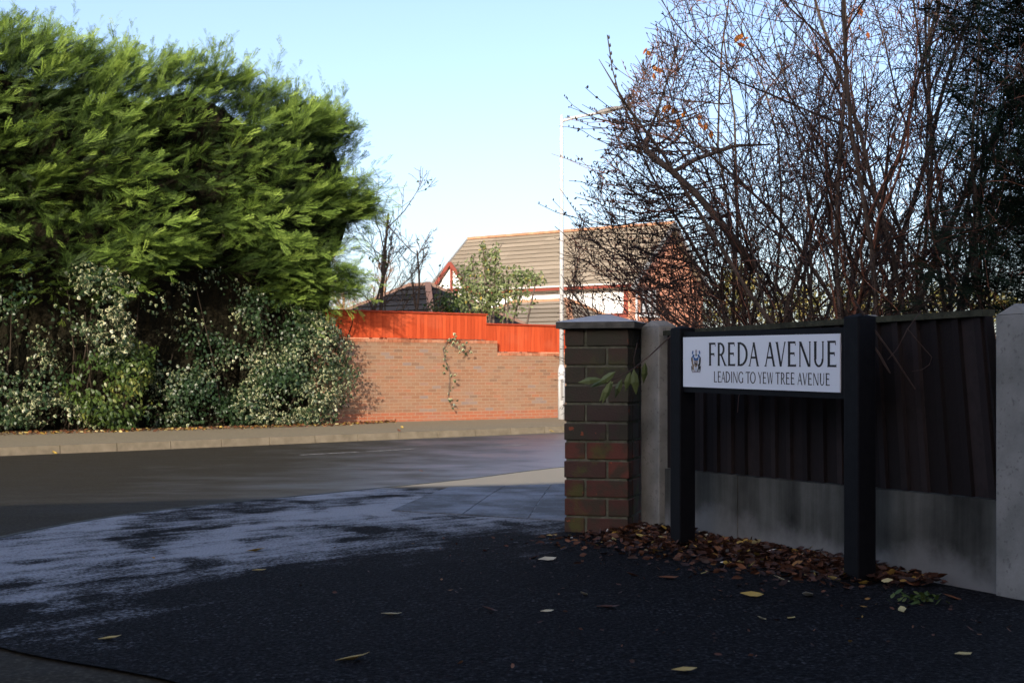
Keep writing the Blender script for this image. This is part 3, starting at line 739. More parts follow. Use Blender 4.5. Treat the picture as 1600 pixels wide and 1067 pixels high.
def ivy_thing(name, label, cat, blobs, mat, T=(LV, LF, LE), size=(.06, .11), tlo=0, thi=1, stems=0, group=None, gap=.55):
    a0, n0 = blobs[0][0], blobs[0][1]; p0 = wpt(a0, n0); t = thing(name, label, cat, (p0.x, p0.y, ZP), 0, group); off = np.array([p0.x, p0.y, ZP])
    PP, NN = [], []
    for (a, n_, z, ra, rn, rz, cnt) in blobs:
        P, Nn = blob_pts(cnt, (a, n_, z), (ra, rn, rz), gap=gap); PP.append(P); NN.append(Nn)
    P = np.concatenate(PP); Nn = np.concatenate(NN); k = len(P)
    patch = .5 + .5 * np.sin(P[:, 0] * 2.6 + 1.8 * np.sin(P[:, 2] * 2.2)) * np.sin(P[:, 2] * 3.1 + P[:, 0] * 1.1)
    tn = np.clip(tlo + (thi - tlo) * (patch * 1.0 - .22 + rng.uniform(0, .45, k)), 0, 1) * np.where(rng.uniform(0, 1, k) < .42, .3, 1)
    leafmass('foliage', P - off, Nn, rng.uniform(size[0], size[1], k), tn, mat, t, T)
    mb = MB()
    for i in range(max(5, stems // 2)):
        b = blobs[i % len(blobs)]; q = wpt(b[0] + rng.uniform(-.5, .5) * b[3], min(b[1], .5) - .25 - .3 * b[4] * rng.uniform(0, 1)); q = Vector((q.x, q.y, ZP))
        top = wpt(b[0] + rng.uniform(-.7, .7) * b[3], min(b[1], .6) - b[4] * rng.uniform(0, .5)); top = Vector((top.x, top.y, b[2] + b[5] * rng.uniform(.2, .9)))
        md = (q + top) / 2 + Vector((rng.uniform(-.2, .2), rng.uniform(-.2, .1), 0)); o_ = Vector(off)
        mb.tube([q - o_, md - o_, top - o_], [.018, .013, .006], 4)
    mb.build('stems', m_ivystem, t)
    return t
def cblob(x, y, n_, rx, ry, rn, cnt):
    cnt = int(cnt * 1.9)   # blob centred on photo pixel, radii in photo pixels (rx, ry) and metres (rn)
    a = wa(x, n_); q = wpt(a, n_); s = F / q.y
    return (a, n_, CZ - (y - HY) / s, rx / (s * .8), rn, ry / s, cnt)
ivy_thing('ivy_bush', 'rounded variegated ivy bush spilling against the left end of the brick wall', 'ivy',
          [cblob(468, 600, .35, 72, 75, .75, 3600), cblob(500, 545, .2, 40, 55, .55, 1300), cblob(430, 630, .45, 70, 45, .7, 1500), cblob(478, 520, .1, 40, 40, .5, 800)], m_ivy, size=(.032, .08), tlo=.14, thi=.86, gap=1.1)
ivy_thing('hanging_ivy', 'pale variegated ivy hanging in a curtain below the conifer branches', 'ivy',
          [cblob(152, 470, 1.25, 44, 58, .3, 900), cblob(172, 520, 1.1, 28, 40, .3, 380), cblob(130, 432, 1.3, 20, 26, .25, 200)], m_ivy, size=(.04, .09), tlo=.2, thi=.95)
ivy_thing('ivy_bank', 'dense variegated ivy covering the bank between the hedge and the footway', 'ivy',
          [cblob(330, 590, .1, 90, 80, .5, 2000), cblob(30, 600, .3, 80, 70, .55, 2600), cblob(20, 640, .6, 110, 30, .4, 1500), cblob(300, 620, .4, 60, 50, .5, 1800), cblob(240, 530, -.2, 100, 60, .4, 350), cblob(60, 500, -.1, 90, 70, .4, 450), cblob(10, 450, 1.2, 30, 50, .25, 260), cblob(240, 470, 1.1, 16, 22, .25, 70), cblob(345, 470, .5, 60, 45, .4, 350), cblob(430, 500, .4, 50, 40, .4, 450),
           cblob(250, 600, .2, 60, 70, .4, 1300), cblob(380, 560, .2, 40, 80, .4, 1200), cblob(-80, 590, .3, 60, 90, .5, 900), cblob(90, 645, .7, 80, 22, .35, 900), cblob(360, 648, .7, 60, 18, .35, 800)], m_ivy, size=(.03, .08), tlo=0, thi=.74, gap=.02, stems=40)
ivy_thing('evergreen_shrub', 'small olive green leafy shrub growing through the ivy near the kerb', 'shrub',
          [cblob(172, 610, .8, 52, 58, .45, 1900), cblob(200, 570, .75, 34, 40, .35, 600)], m_green, (OV, LF, None), (.07, .12), stems=10)
mb = MB(); # old stems behind the ivy, backed by a sheet painted near-black for shade
q0 = wpt(-8, -.3)
bank = thing('thicket', 'old woody stems and a painted shade sheet behind the ivy below the hedge', 'thicket', (q0.x, q0.y, ZP))
for i in range(150):
    a = rng.uniform(-13, -.6); n_ = rng.uniform(-.5, .25); z0 = rng.uniform(0, 1.5); p = wpt(a, n_, z0) - q0; d = Vector((rng.normal(0, .4), rng.normal(0, .25), rng.uniform(.3, 1.5)))
    mb.tube([p, p + d * .5 + Vector((rng.normal(0, .1), 0, 0)), p + d], [.02, .014, .006], 3)
mb.build('stem_tangle', m_inner, bank)
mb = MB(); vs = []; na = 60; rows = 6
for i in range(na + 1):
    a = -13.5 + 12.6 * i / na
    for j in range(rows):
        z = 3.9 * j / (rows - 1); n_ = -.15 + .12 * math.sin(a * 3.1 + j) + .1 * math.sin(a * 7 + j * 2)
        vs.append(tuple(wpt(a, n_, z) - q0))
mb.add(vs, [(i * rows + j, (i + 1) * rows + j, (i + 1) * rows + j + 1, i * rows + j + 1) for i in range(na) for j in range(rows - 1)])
mb.build('shade_sheet', m_inner, bank)  # near-black sheet standing in for the shade below the hedge

# leaf litter strip under the hedge (far)
def scatter(name, P, sz, tn, mat, T=(OV, LF), flatn=.5):
    n = len(P); ph = rng.uniform(0, 6.283, n); D = np.stack([np.cos(ph), np.sin(ph), rng.normal(0, .25, n)], 1)
    V, Fc, T_, _ = inst(T[0], T[1], P, D, np.tile(z3, (n, 1)) + rng.normal(0, flatn, (n, 3)), sz, tn)
    return np_build(name, V, Fc, T_, mat)
a = rng.uniform(-13, .6, 1500); n_ = 1.0 + np.abs(rng.normal(0, .2, 1500)) * np.where(a > -1, .3, 1) - np.clip(a + 1.5, 0, 3) * .4
P = w03 + a[:, None] * u3 + n_[:, None] * n3; P[:, 2] = ZP + rng.uniform(.005, .05, 1500)
tag(scatter('hedge_leaf_litter', P, rng.uniform(.05, .11, 1500), rng.uniform(.45, .95, 1500), m_litter), 'orange brown fallen leaves in a strip along the foot of the ivy', 'leaf litter', kind='stuff')

# ivy strand on the brick wall
st = thing('ivy_strand', 'thin ivy strand trailing down the face of the brick wall', 'ivy', tuple(wpt(wa(700, .02), .02, ZP)))
pts = [px(x, y, 1) for x, y in ((690, 530), (694, 560), (702, 585), (704, 610), (700, 640), (709, 655))]
path = []
for (x, y) in ((712, 528), (700, 531), (692, 545), (695, 562), (703, 580), (702, 600), (700, 622), (708, 640)):
    aa = wa(x, .05); q = wpt(aa, .05); path.append(Vector((q.x, q.y, CZ - (y - HY) / F * q.y)) - Vector(st.location))
mb = MB(); mb.tube(path, [.012] * 3 + [.008] * 4 + [.004], 4)
br = []
for (x, y) in ((706, 533), (714, 545), (722, 541), (728, 548)):
    aa = wa(x, .14); q = wpt(aa, .14); br.append(Vector((q.x, q.y, CZ - (y - HY) / F * q.y)) - Vector(st.location))
mb.tube(br, [.01, .008, .006, .003], 4); mb.build('stem', m_bark, st)
LP = []
for pth in (path, br):
    for i in range(len(pth) - 1):
        for k in range(6 if pth is path else 8):
            LP.append(np.array(pth[i].lerp(pth[i + 1], rng.uniform())) + rng.normal(0, .07, 3) + n3 * .06)
LP = np.array(LP)
leafmass('leaves', LP, np.tile(n3, (len(LP), 1)), rng.uniform(.045, .085, len(LP)), rng.uniform(.2, 1, len(LP)), m_ivy, st)

# ------------------------------------------------------------------ woody plants
def grow(mb, p, d, L, r, lev, rng, P, tmul=1.):
    """P: per-level dict lists: seg, wander, up, kids, ratio, angle"""
    ns = P['seg'][lev]; pts = [p.copy()]; rad = [r]; d = d.normalized()
    nodes = []
    for i in range(ns):
        if P.get('xmin') and p.x < P['xmin'](p.z) - P['ox'] : break
        d = (d + Vector((rng.gauss(0, 1), rng.gauss(0, 1), rng.gauss(0, 1))) * P['wander'][lev] + Vector((0, 0, P['up'][lev])) + P.get('bias', Vector((0, 0, 0))) * (.5 if lev else 1)).normalized()
        p = p + d * (L / ns); pts.append(p.copy()); rr = max(r * (1 - (i + 1) / ns * P['taper'][lev]), P['rmin']); rad.append(rr); nodes.append((p.copy(), d.copy(), rr, (i + 1) / ns))
    if len(pts) < 2: return
    if len(pts) <= ns: rad[-1] = P['rmin']
    ns = len(pts) - 1
    last = lev == len(P['kids']) - 1
    mb.tube(pts, rad, 5 if lev == 0 else (4 if lev == 1 else 3), 0 if lev == 0 else 1, rng.random())
    if last:
        if P.get('bud'):
            for (q, dd, rr, s) in nodes:
                if rng.random() < P['budp']:
                    o = Vector((rng.gauss(0, 1), rng.gauss(0, 1), rng.gauss(0, 1))).normalized() * rr * 1.5; b = P['bud'] * rng.uniform(.7, 1.3)
                    mb.tube([q + o, q + o + dd * b, q + o + dd * b * 2.2], [b * .35, b * .55, b * .15], 3, 1, 0, False)
        return
    for k in range(P['kids'][lev]):
        s = rng.uniform(P['from'][lev], 1); i = min(int(s * ns), ns - 1); q, dd, rr, _ = nodes[i]
        q = pts[i].lerp(pts[i + 1], rng.random())
        ax = dd.orthogonal().normalized(); ax.rotate(Quaternion(dd, rng.uniform(0, 6.283)))
        c = dd.copy(); c.rotate(Quaternion(ax, rng.gauss(P['ang'][lev], .2)))
        grow(mb, q, c, L * P['ratio'][lev] * rng.uniform(.6, 1.25) * (1.15 - .5 * s), max(rr * .62, P['rmin']), lev + 1, rng, P)

def shrub(label, x, Y, nst, H, r0, spread, seed, lean=(0, 0), P=None, name='bare_shrub', group='bare shrubs behind the fence', zb=.48, kids=None):
    rg = random.Random(seed); b = px(x, 580, Y); t = thing(name, label, 'shrub', (b.x, b.y, zb), 0, group)
    P = dict(seg=[12, 8, 6, 4], wander=[.10, .14, .16, .16], up=[.05, .045, .03, .02], taper=[.75, .75, .6, .5], kids=kids or [13, 7, 5, 0], ratio=[.42, .5, .55], ang=[.65, .7, .7], rmin=.0015, bud=.005, budp=.55)
    P['from'] = [.14, .12, .1]; P['ox'] = b.x; P['xmin'] = lambda z: .30 + max(0, z - 1.45) * .42
    mb = MB()
    for i in range(nst):
        ph = rg.uniform(0, 6.283); s = rg.uniform(.05, spread)
        d = Vector((math.cos(ph) * s + lean[0], math.sin(ph) * s + lean[1], 1)); p = Vector((math.cos(ph) * .12 * rg.random(), math.sin(ph) * .12 * rg.random(), 0))
        grow(mb, p, d, H * rg.uniform(.75, 1.1), r0 * rg.uniform(.55, 1), 0, rg, P)
    # split stems and twigs into two parts
    for nm, mi, mt in (('stems', 0, m_bark), ('twigs', 1, m_twig)):
        m2 = MB(); mp = {}
        for f, m_, t_ in zip(mb.f, mb.m, mb.t):
            if m_ == mi:
                ff = []
                for i in f:
                    if i not in mp: mp[i] = len(m2.v); m2.v.append(mb.v[i]); m2.e.append(0.)
                    ff.append(mp[i])
                m2.f.append(ff); m2.m.append(0); m2.t.append(t_)
        m2.build(nm, mt, t)
    return t
shrub('bare twiggy shrub spreading left over the brick pillar', 1160, 6.9, 6, 2.0, .013, .5, 11, (-.1, 0), kids=[12, 6, 5, 0])
shrub('bare shrub with a thick upright trunk above the middle of the sign', 1300, 6.3, 4, 3.1, .03, .22, 12, kids=[12, 6, 5, 0])
shrub('bare shrub with many thin stems above the left part of the sign', 1215, 6.5, 6, 2.7, .018, .28, 13, (0, 0), kids=[12, 6, 5, 0])
shrub('bare forked shrub above the right sign post', 1390, 6.1, 5, 3.0, .022, .35, 14, (.05, 0), kids=[12, 6, 5, 0])
shrub('bare shrub rising behind the leaning fence panel', 1480, 6.4, 5, 3.1, .021, .35, 15, (0, 0), kids=[12, 6, 5, 0])
shrub('bare shrub nearest the dark conifer at the right edge', 1570, 5.9, 5, 3.0, .02, .3, 16, (-.05, 0), kids=[12, 6, 5, 0])

shrub('tall bare shrub standing farther back above the middle of the sign', 1265, 7.6, 4, 3.1, .015, .3, 17, (0, 0), kids=[11, 6, 4, 0])
# pruned knobbly branch with long shoots, reaching out above the pillar
kb = thing('pruned_branch', 'dark knobbly pruned branch with long straight shoots against the sky', 'branch', tuple(px(1110, 330, 6.3)))
def seg(mb, pts, rad, Y, n=5, o=kb):
    mb.tube([px(x, y, Y) - Vector(o.location) for x, y in pts], rad, n, 0, .1)
mb = MB()
seg(mb, [(1180, 420), (1120, 340), (1085, 300), (1050, 268), (1020, 245), (1003, 228)], [.022, .018, .016, .015, .017, .013], 6.3, 6)
seg(mb, [(1025, 248), (1010, 236), (1008, 222), (1016, 210)], [.014, .017, .018, .014], 6.3, 6)
seg(mb, [(1050, 270), (1090, 248), (1150, 228), (1210, 226)], [.012, .012, .009, .003], 6.3, 5)
seg(mb, [(1008, 232), (985, 226), (977, 234)], [.008, .008, .005], 6.3, 5)
mb.build('limb', m_bark, kb, True)
mb = MB()
for pts in ([(1012, 212), (1030, 165), (1048, 110), (1062, 60)], [(1003, 232), (985, 190), (968, 150), (956, 105), (949, 55)], [(1006, 225), (996, 200), (983, 165), (978, 155)]):
    P3 = [px(x, y, 6.3) - Vector(kb.location) for x, y in pts]
    mb.tube(P3, [.006, .005, .004, .003][:len(P3)] + [.003] * (len(P3) - 4), 4, 0, .1)
    for i in range(len(P3) - 1):
        for k in range(4):
            q = P3[i].lerp(P3[i + 1], (k + .5) / 4) + Vector((random.uniform(-1, 1), 0, 0)).normalized() * .005
            mb.tube([q, q + Vector((0, 0, .008)), q + Vector((0, 0, .018))], [.004, .006, .002], 4, 0, 0)
mb.build('shoots', m_twig, kb)
# arching bud-laden twigs on the left of the shrubs
rg = random.Random(4); at_ = thing('arching_twigs', 'fan of arching bare twigs with buds reaching left towards the street lamp', 'twigs', tuple(px(1120, 380, 6.7)))
mb = MB()
for i in range(64):
    x0, y0 = rg.uniform(1060, 1150), rg.uniform(150, 480); x1 = rg.uniform(880, 1000); y1 = y0 + rg.uniform(-70, 30); Y0, Y1 = 6.8 + rg.uniform(-.4, .4), 6.5 + rg.uniform(-.6, .6)
    if i < 5: x1 = 880 + 12 * i; y0 = 300 + 30 * i; y1 = 335 + 25 * i
    n = 10; pts = []
    sag = rg.uniform(5, 35)
    for k in range(n + 1):
        s = k / n; pts.append(px(x0 + (x1 - x0) * s, y0 + (y1 - y0) * s + sag * math.sin(math.pi * s) + rg.gauss(0, 1.5), Y0 + (Y1 - Y0) * s) - Vector(at_.location))
    rads = [.0042 * (1 - .65 * k / n) for k in range(n + 1)]
    mb.tube(pts, rads, 4, 0, rg.random())
    for k in range(2, n):
        for j in range(2):
            if rg.random() < .75:
                q = pts[k].lerp(pts[k + 1], rg.random()); b = .0055 * rg.uniform(.7, 1.4); o = Vector((rg.gauss(0, 1), rg.gauss(0, 1), rg.gauss(0, 1))).normalized() * .004
                mb.tube([q + o, q + o * 2.5, q + o * 4.5], [b * .6, b, b * .3], 4, 0, 0)
        if rg.random() < .45:
            q = pts[k]; d = (pts[k + 1] - pts[k - 1]).normalized() + Vector((rg.gauss(0, .5), rg.gauss(0, .5), rg.uniform(-.2, .8))); l = rg.uniform(.06, .22)
            tw = [q, q + d * l * .5 + Vector((0, 0, -.01)), q + d * l]
            mb.tube(tw, [.0022, .0018, .0014], 3, 0, rg.random())
            for j in range(3):
                q2 = tw[1].lerp(tw[2], rg.random()); mb.tube([q2, q2 + Vector((0, 0, .007)), q2 + Vector((0, 0, .013))], [.002, .004, .001], 3, 0, 0)
mb.build('twigs', m_twig, at_)
# last orange leaves high on the shrub
rl = thing('orange_leaves', 'few sunlit orange leaves left at the top of the bare shrub', 'leaves', tuple(px(1030, 100, 6.7)))
P = np.array([np.array(px(x + rng.normal(0, 6), y + rng.normal(0, 6), 6.7 + rng.normal(0, .1))) for x, y in [(1015, 80), (1025, 95), (1018, 103), (1030, 110), (1045, 170), (1060, 178), (1075, 175), (1090, 185), (1050, 165), (1100, 195), (1150, 60), (1155, 45), (1350, 50), (1340, 20)] for _ in range(2)]) - np.array(rl.location)
leafmass('leaves', P, np.tile(np.array([0, -1., .2]), (len(P), 1)), rng.uniform(.035, .06, len(P)), rng.uniform(0, 1, len(P)), m_orange, rl, (OV, LF, None))

# dark conifer at the right edge
def conifer(label, x, Y, zb, z0, z1, rad, N, seed, name='dark_conifer', Lr=(.25, .5)):
    b = px(x, 580, Y); t = thing(name, label, 'tree', (b.x, b.y, zb)); r_ = np.random.default_rng(seed)
    s = r_.uniform(0, 1, N); z = z0 - zb + (z1 - z0) * s; ph = r_.uniform(0, 6.283, N); rr = rad * (1 - .45 * s) * (1 + .25 * np.sin(ph * 3 + s * 9)) * r_.uniform(.55, 1, N)
    out = np.stack([np.cos(ph), np.sin(ph), np.zeros(N)], 1); P = out * rr[:, None]; P[:, 2] = z
    D = out + z3 * .35 + r_.normal(0, .25, (N, 3)); L = r_.uniform(*Lr, N)
    p, d, nn, sz, tn = plumes(P - unit(D) * (L * .5)[:, None], D, np.tile(z3, (N, 1)) + r_.normal(0, .3, (N, 3)), L, 5, r_)
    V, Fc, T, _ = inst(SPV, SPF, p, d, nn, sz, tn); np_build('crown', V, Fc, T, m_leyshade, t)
    mb = MB(); mb.tube([Vector((0, 0, 0)), Vector((0, 0, (z1 - zb) * .5)), Vector((0, 0, (z1 - zb) * .95))], [.06, .05, .02], 8); mb.build('trunk', m_bark, t, True)
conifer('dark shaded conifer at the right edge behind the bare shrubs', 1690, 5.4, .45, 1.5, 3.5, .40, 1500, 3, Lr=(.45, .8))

# small bare trees behind the red fence
FT = dict(seg=[9, 7, 5, 4], wander=[.07, .13, .16, .16], up=[.03, .1, .06, .02], taper=[.6, .7, .6, .5], kids=[7, 5, 4, 0], ratio=[.42, .55, .6], ang=[.55, .5, .6], rmin=.007); FT['from'] = [.3, .2, .2]
def fartree(label, x, Y, H, r0, seed, lean=(0, 0), nst=1, mat=m_fartwig, name='bare_tree', group='small bare trees behind the red fence', leaves=0, P=FT):
    rg = random.Random(seed); b = px(x, 580, Y); t = thing(name, label, 'tree', (b.x, b.y, 0), 0, group); mb = MB()
    for i in range(nst): grow(mb, Vector((rg.uniform(-.1, .1) * nst, rg.uniform(-.1, .1) * nst, 0)), Vector((lean[0] + rg.uniform(-.12, .12) * nst, lean[1], 1)), H, r0, 0, rg, P)
    mb.m = [0] * len(mb.m); mb.build('branches', mat, t)
    if leaves:
        idx = [rg.randrange(len(mb.v)) for _ in range(leaves)]; LP = np.array([mb.v[i] for i in idx]); hi = LP[:, 2] > H * .55; LP = LP[hi]
        leafmass('leaves', LP, rng.normal(0, 1, (len(LP), 3)), rng.uniform(.06, .12, len(LP)), rng.uniform(0, .4, len(LP)), m_green, t, (OV, LF, None))
    return t
fartree('bare tree with clinging dark leaves just right of the hedge', 606, 34, 5.4, .075, 21, (.05, 0), leaves=70)
fartree('thin bare tree half hidden by the hedge edge', 580, 34.5, 4.6, .06, 22, (-.1, 0))
fartree('bare slender tree leaning right above the red fence', 590, 36, 4.9, .06, 23, (.2, 0), leaves=30)
BT = dict(FT); BT['kids'] = [10, 7, 5, 0]; BT['wander'] = [.08, .15, .15, .15]
fartree('pinkish brown bare tree in the gap between hedge and dark roof', 540, 62, 5.6, .12, 24, (0, 0), 5, m_browntwig, 'brown_tree', None, P=BT)

# evergreen shrub in front of the house
def leafy(name, label, cat, x, Y, zb, blobs, mat, size, group=None, T=(OV, LF, None), trunk=.05, tlo=0., thi=1.):
    b = px(x, 580, Y); t = thing(name, label, cat, (b.x, b.y, zb), 0, group); PP, NN = [], []
    s = F / Y
    for (bx, by, rx, ry, cnt) in blobs:
        c = np.array(px(bx, by, Y)) - np.array(t.location); d = unit(rng.normal(0, 1, (cnt, 3))); k = rng.uniform(.25, 1.05, cnt) ** .6
        k *= 1 + .25 * np.sin(d[:, 0] * 6 + bx) * np.sin(d[:, 2] * 7 + by)
        PP.append(c + d * np.array([rx / s, (rx + ry) / 2 / s, ry / s]) * k[:, None]); NN.append(d + np.array([0, -.3, .4]))
    P = np.concatenate(PP); k = len(P)
    leafmass('crown', P, np.concatenate(NN), rng.uniform(*size, k), np.clip(tlo + (thi - tlo) * rng.beta(1.6, 1.8, k), 0, 1), mat, t, T, .3, .6)
    mb = MB()
    for (bx, by, rx, ry, cnt) in blobs:
        c = px(bx, by, Y) - Vector(t.location); md = c * .5 + Vector((rng.normal(0, .1), rng.normal(0, .1), 0)); md.z = c.z * .45
        mb.tube([Vector((0, 0, -.05)), md, c, c + Vector((rng.normal(0, .1), 0, ry / s * .9))], [trunk, trunk * .7, trunk * .4, trunk * .1], 6)
    mb.build('trunk', m_bark, t, True); return t
leafy('leafy_shrub', 'pale green leafy shrub with some yellow leaves, in front of the tiled roof', 'shrub', 775, 35, 0,
      [(760, 450, 40, 38, 700), (745, 475, 40, 28, 450), (795, 440, 38, 28, 520), (820, 432, 28, 14, 240), (765, 410, 16, 26, 200), (775, 395, 8, 18, 70), (725, 440, 16, 30, 160), (790, 470, 45, 28, 420), (738, 415, 10, 20, 70), (838, 437, 16, 9, 80), (755, 392, 7, 16, 50)], m_yellowgreen, (.07, .13), tlo=0, thi=.86)
leafy('dark_bush', 'dark green bush at the corner of the dark roof beside the pale shrub', 'shrub', 715, 37, 0,
      [(705, 470, 28, 24, 380), (722, 450, 18, 34, 300), (690, 480, 30, 14, 250)], m_green, (.07, .12), tlo=0, thi=.6)

# trees far beyond the garden on the right
for i, (x, Y, blobs, lab, mt) in enumerate((
    (1130, 70, [(1135, 470, 55, 45, 700), (1160, 440, 35, 35, 350)], 'yellow green tree in the distance right of the brick gable', m_autumn),
    (1235, 80, [(1230, 485, 60, 35, 700), (1260, 470, 30, 30, 300)], 'rusty tree in the distance behind the sign', m_autumn),
    (1350, 75, [(1350, 480, 60, 30, 600), (1330, 455, 35, 30, 300)], 'olive tree far behind the right sign post', m_autumn),
    (1450, 85, [(1445, 478, 55, 28, 600), (1475, 462, 30, 25, 300)], 'low autumn tree far behind the leaning fence panel', m_autumn),
    (1570, 70, [(1575, 480, 60, 25, 600), (1545, 470, 30, 28, 300)], 'golden tree far behind the concrete post at the right edge', m_autumn))):
    leafy('distant_tree', lab, 'tree', x, Y, -.05, blobs, mt, (.18, .34), 'autumn trees beyond the garden', trunk=.16)

# ------------------------------------------------------------------ brick pillar
PD = Vector((.961, -.276)).normalized(); pl0 = px(882, 580, 6.17)
PB = zpave(6.17)
pil = thing('brick_pillar', 'mossy dark red brick pillar with a frosted flat cap at the corner', 'pillar', (pl0.x, pl0.y, 0), math.atan2(PD.y, PD.x))
PW, PDp, PTOP, CH = .305, .385, 1.45, .0882
mbb, rg = MB(), random.Random(2)
nrow = 12
for r_ in range(nrow):
    z1 = PTOP - r_ * CH - .004; z0 = z1 - CH + .011; odd = r_ % 2
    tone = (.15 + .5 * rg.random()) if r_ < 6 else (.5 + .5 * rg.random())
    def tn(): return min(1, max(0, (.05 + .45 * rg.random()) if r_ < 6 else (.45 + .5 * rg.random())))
    j = lambda: rg.uniform(-.002, .002)
    h = PW / 3 - .006; L = PW - h - .011; hd_ = PDp / 3; Ld = PDp - hd_ - .011
    cols = [(0, h), (h + .011, PW)] if not odd else [(0, L), (L + .011, PW)]
    for (x0, x1) in cols:
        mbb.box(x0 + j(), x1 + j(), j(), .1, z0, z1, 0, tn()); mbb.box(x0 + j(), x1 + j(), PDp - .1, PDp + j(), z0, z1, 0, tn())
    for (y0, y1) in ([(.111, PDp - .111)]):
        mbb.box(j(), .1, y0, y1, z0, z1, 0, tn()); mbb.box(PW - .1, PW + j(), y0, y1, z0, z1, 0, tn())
ob = mbb.build('brickwork', m_pbrick, pil); bv = ob.modifiers.new('bevel', 'BEVEL'); bv.width = .004; bv.segments = 2
mb = MB(); mb.box(.007, PW - .007, .007, PDp - .007, .3, PTOP - .002); mb.build('mortar', m_mortar, pil)
mb = MB(); o = .034; z0, z1 = PTOP, PTOP + .03
ring = lambda ox, z: [(-ox, -ox, z), (PW + ox, -ox, z), (PW + ox, PDp + ox, z), (-ox, PDp + ox, z)]
vs = ring(o, z0) + ring(o, z1) + ring(o - .012, z1 + .004) + [(PW / 2 - .03, PDp / 2, z1 + .042), (PW / 2 + .03, PDp / 2, z1 + .042)]
fs = [(3, 2, 1, 0)] + [(i + k * 4, (i + 1) % 4 + k * 4, (i + 1) % 4 + k * 4 + 4, i + k * 4 + 4) for k in (0, 1) for i in range(4)] + [(8, 9, 13, 12), (9, 10, 13), (10, 11, 12, 13), (11, 8, 12)]
mb.add(vs, fs); ob = mb.build('coping', m_coping, pil)

# ------------------------------------------------------------------ garden fence with concrete posts
fen = thing('garden_fence', 'low dark brown boarded fence with concrete gravel boards behind the street sign', 'fence', (FP0.x, FP0.y, .53), FA)
Z0 = .53
def gtop(t): return .80 + .036 * t / 2.07 - Z0
def ftop(t): return 1.415 + .014 * t / 2.07 - Z0
def cpost(t0, t1, ztop, cap=.03, y1=.115):
    mb = MB(); zt = ztop - Z0
    mb.box(t0, t1, 0.012, y1, -.15, zt)
    c = [(t0, 0.012, zt), (t1, 0.012, zt), (t1, y1, zt), (t0, y1, zt)]
    tm = (t0 + t1) / 2
    mb.add(c + [(tm, 0.012 + .01, zt + cap), (tm, y1 - .01, zt + cap)], [(0, 1, 4), (1, 2, 5, 4), (2, 3, 5), (3, 0, 4, 5)])
    o_ = mb.build('concrete_post', m_cpost, fen); b = o_.modifiers.new('bevel', 'BEVEL'); b.width = .006; b.segments = 2
cpost(-.19, -.025, 1.46); cpost(1.33, 1.42, 1.43); cpost(2.055, 2.2, 1.43, .035)
mb = MB()
for (t0, t1) in ((.0, .585), (.592, 1.34)): mb.hexa([(t0, .03, -.12), (t1, .03, -.12), (t1, .08, -.12), (t0, .08, -.12), (t0, .03, gtop(t0)), (t1, .03, gtop(t1)), (t1, .08, gtop(t1)), (t0, .08, gtop(t0))])
gb = mb.build('gravel_board', m_gravel, fen)
mb = MB(); t0, t1 = 1.41, 2.07
mb.hexa([(t0, .03, -.12), (t1, .03, -.12), (t1, .08, -.12), (t0, .08, -.12), (t0, .03, gtop(t0)), (t1, .03, gtop(t1)), (t1, .08, gtop(t1)), (t0, .08, gtop(t0))])
mb.build('gravel_board', m_gravel, fen)
rg = random.Random(9)
def panel(t0, t1, sh0, sh1, slack=0.):
    """feather-edge boards; the panel is racked: tops shifted by sh along the fence"""
    mb = MB(); t = t0
    while t < t1 - .02:
        wd = min(rg.uniform(.098, .112), t1 - t); s = sh0 + (sh1 - sh0) * (t - t0) / (t1 - t0)
        for (a, b, f0, f1) in ((t, t + wd * .78, .044, .038), (t + wd * .72, t + wd + .004, .032, .028)):
            za, zb, zt = gtop(a) + .004, gtop(b) + .004, ftop(a)
            mb.hexa([(a, f0, za), (b, f1, zb), (b, .062, zb), (a, .062, za), (a + s, f0, zt), (b + s, f1, zt), (b + s, .062, zt), (a + s, .062, zt)], 0, rg.random())
        t += wd
    mb.build('board_panel', m_board, fen)
    mb = MB(); s = sh1
    mb.hexa([(t0 + sh0, .02, ftop(t0)), (t1 + s, .02, ftop(t1)), (t1 + s, .075, ftop(t1)), (t0 + sh0, .075, ftop(t0)), (t0 + sh0, .02, ftop(t0) + .022), (t1 + s, .02, ftop(t1) + .022), (t1 + s, .075, ftop(t1) + .022), (t0 + sh0, .075, ftop(t0) + .022)])
    mb.build('capping_rail', m_rail, fen)
panel(.0, 1.34, .0, -.02); panel(1.41, 2.065, -.05, -.075)

# ------------------------------------------------------------------ street sign
SL, SR = Vector((.7135, 5.458)), Vector((1.143, 4.568)); sdv = (SR - SL); SLEN = sdv.length; sdv.normalize()
sign = thing('street_sign', 'white street name sign reading FREDA AVENUE between two black posts', 'sign', (SL.x, SL.y, 0), math.atan2(sdv.y, sdv.x))
TILT = -.01 / SLEN; SZ0, SH = 1.186, .205
def post(x0, x1, zt):
    mb = MB(); w_ = x1 - x0; y0, y1 = -.012, -.012 + w_
    mb.box(x0, x1, y0, y1, .4, zt); c = [(x0, y0, zt), (x1, y0, zt), (x1, y1, zt), (x0, y1, zt)]
    mb.add(c + [((x0 + x1) / 2, (y0 + y1) / 2, zt + .012)], [(0, 1, 4), (1, 2, 4), (2, 3, 4), (3, 0, 4)])
    o_ = mb.build('post', m_black, sign); b = o_.modifiers.new('bevel', 'BEVEL'); b.width = .005; b.segments = 2
post(-.085, -.008, 1.43); post(SLEN + .03, SLEN + .108, 1.437)
def zs(x, z): return z + TILT * x
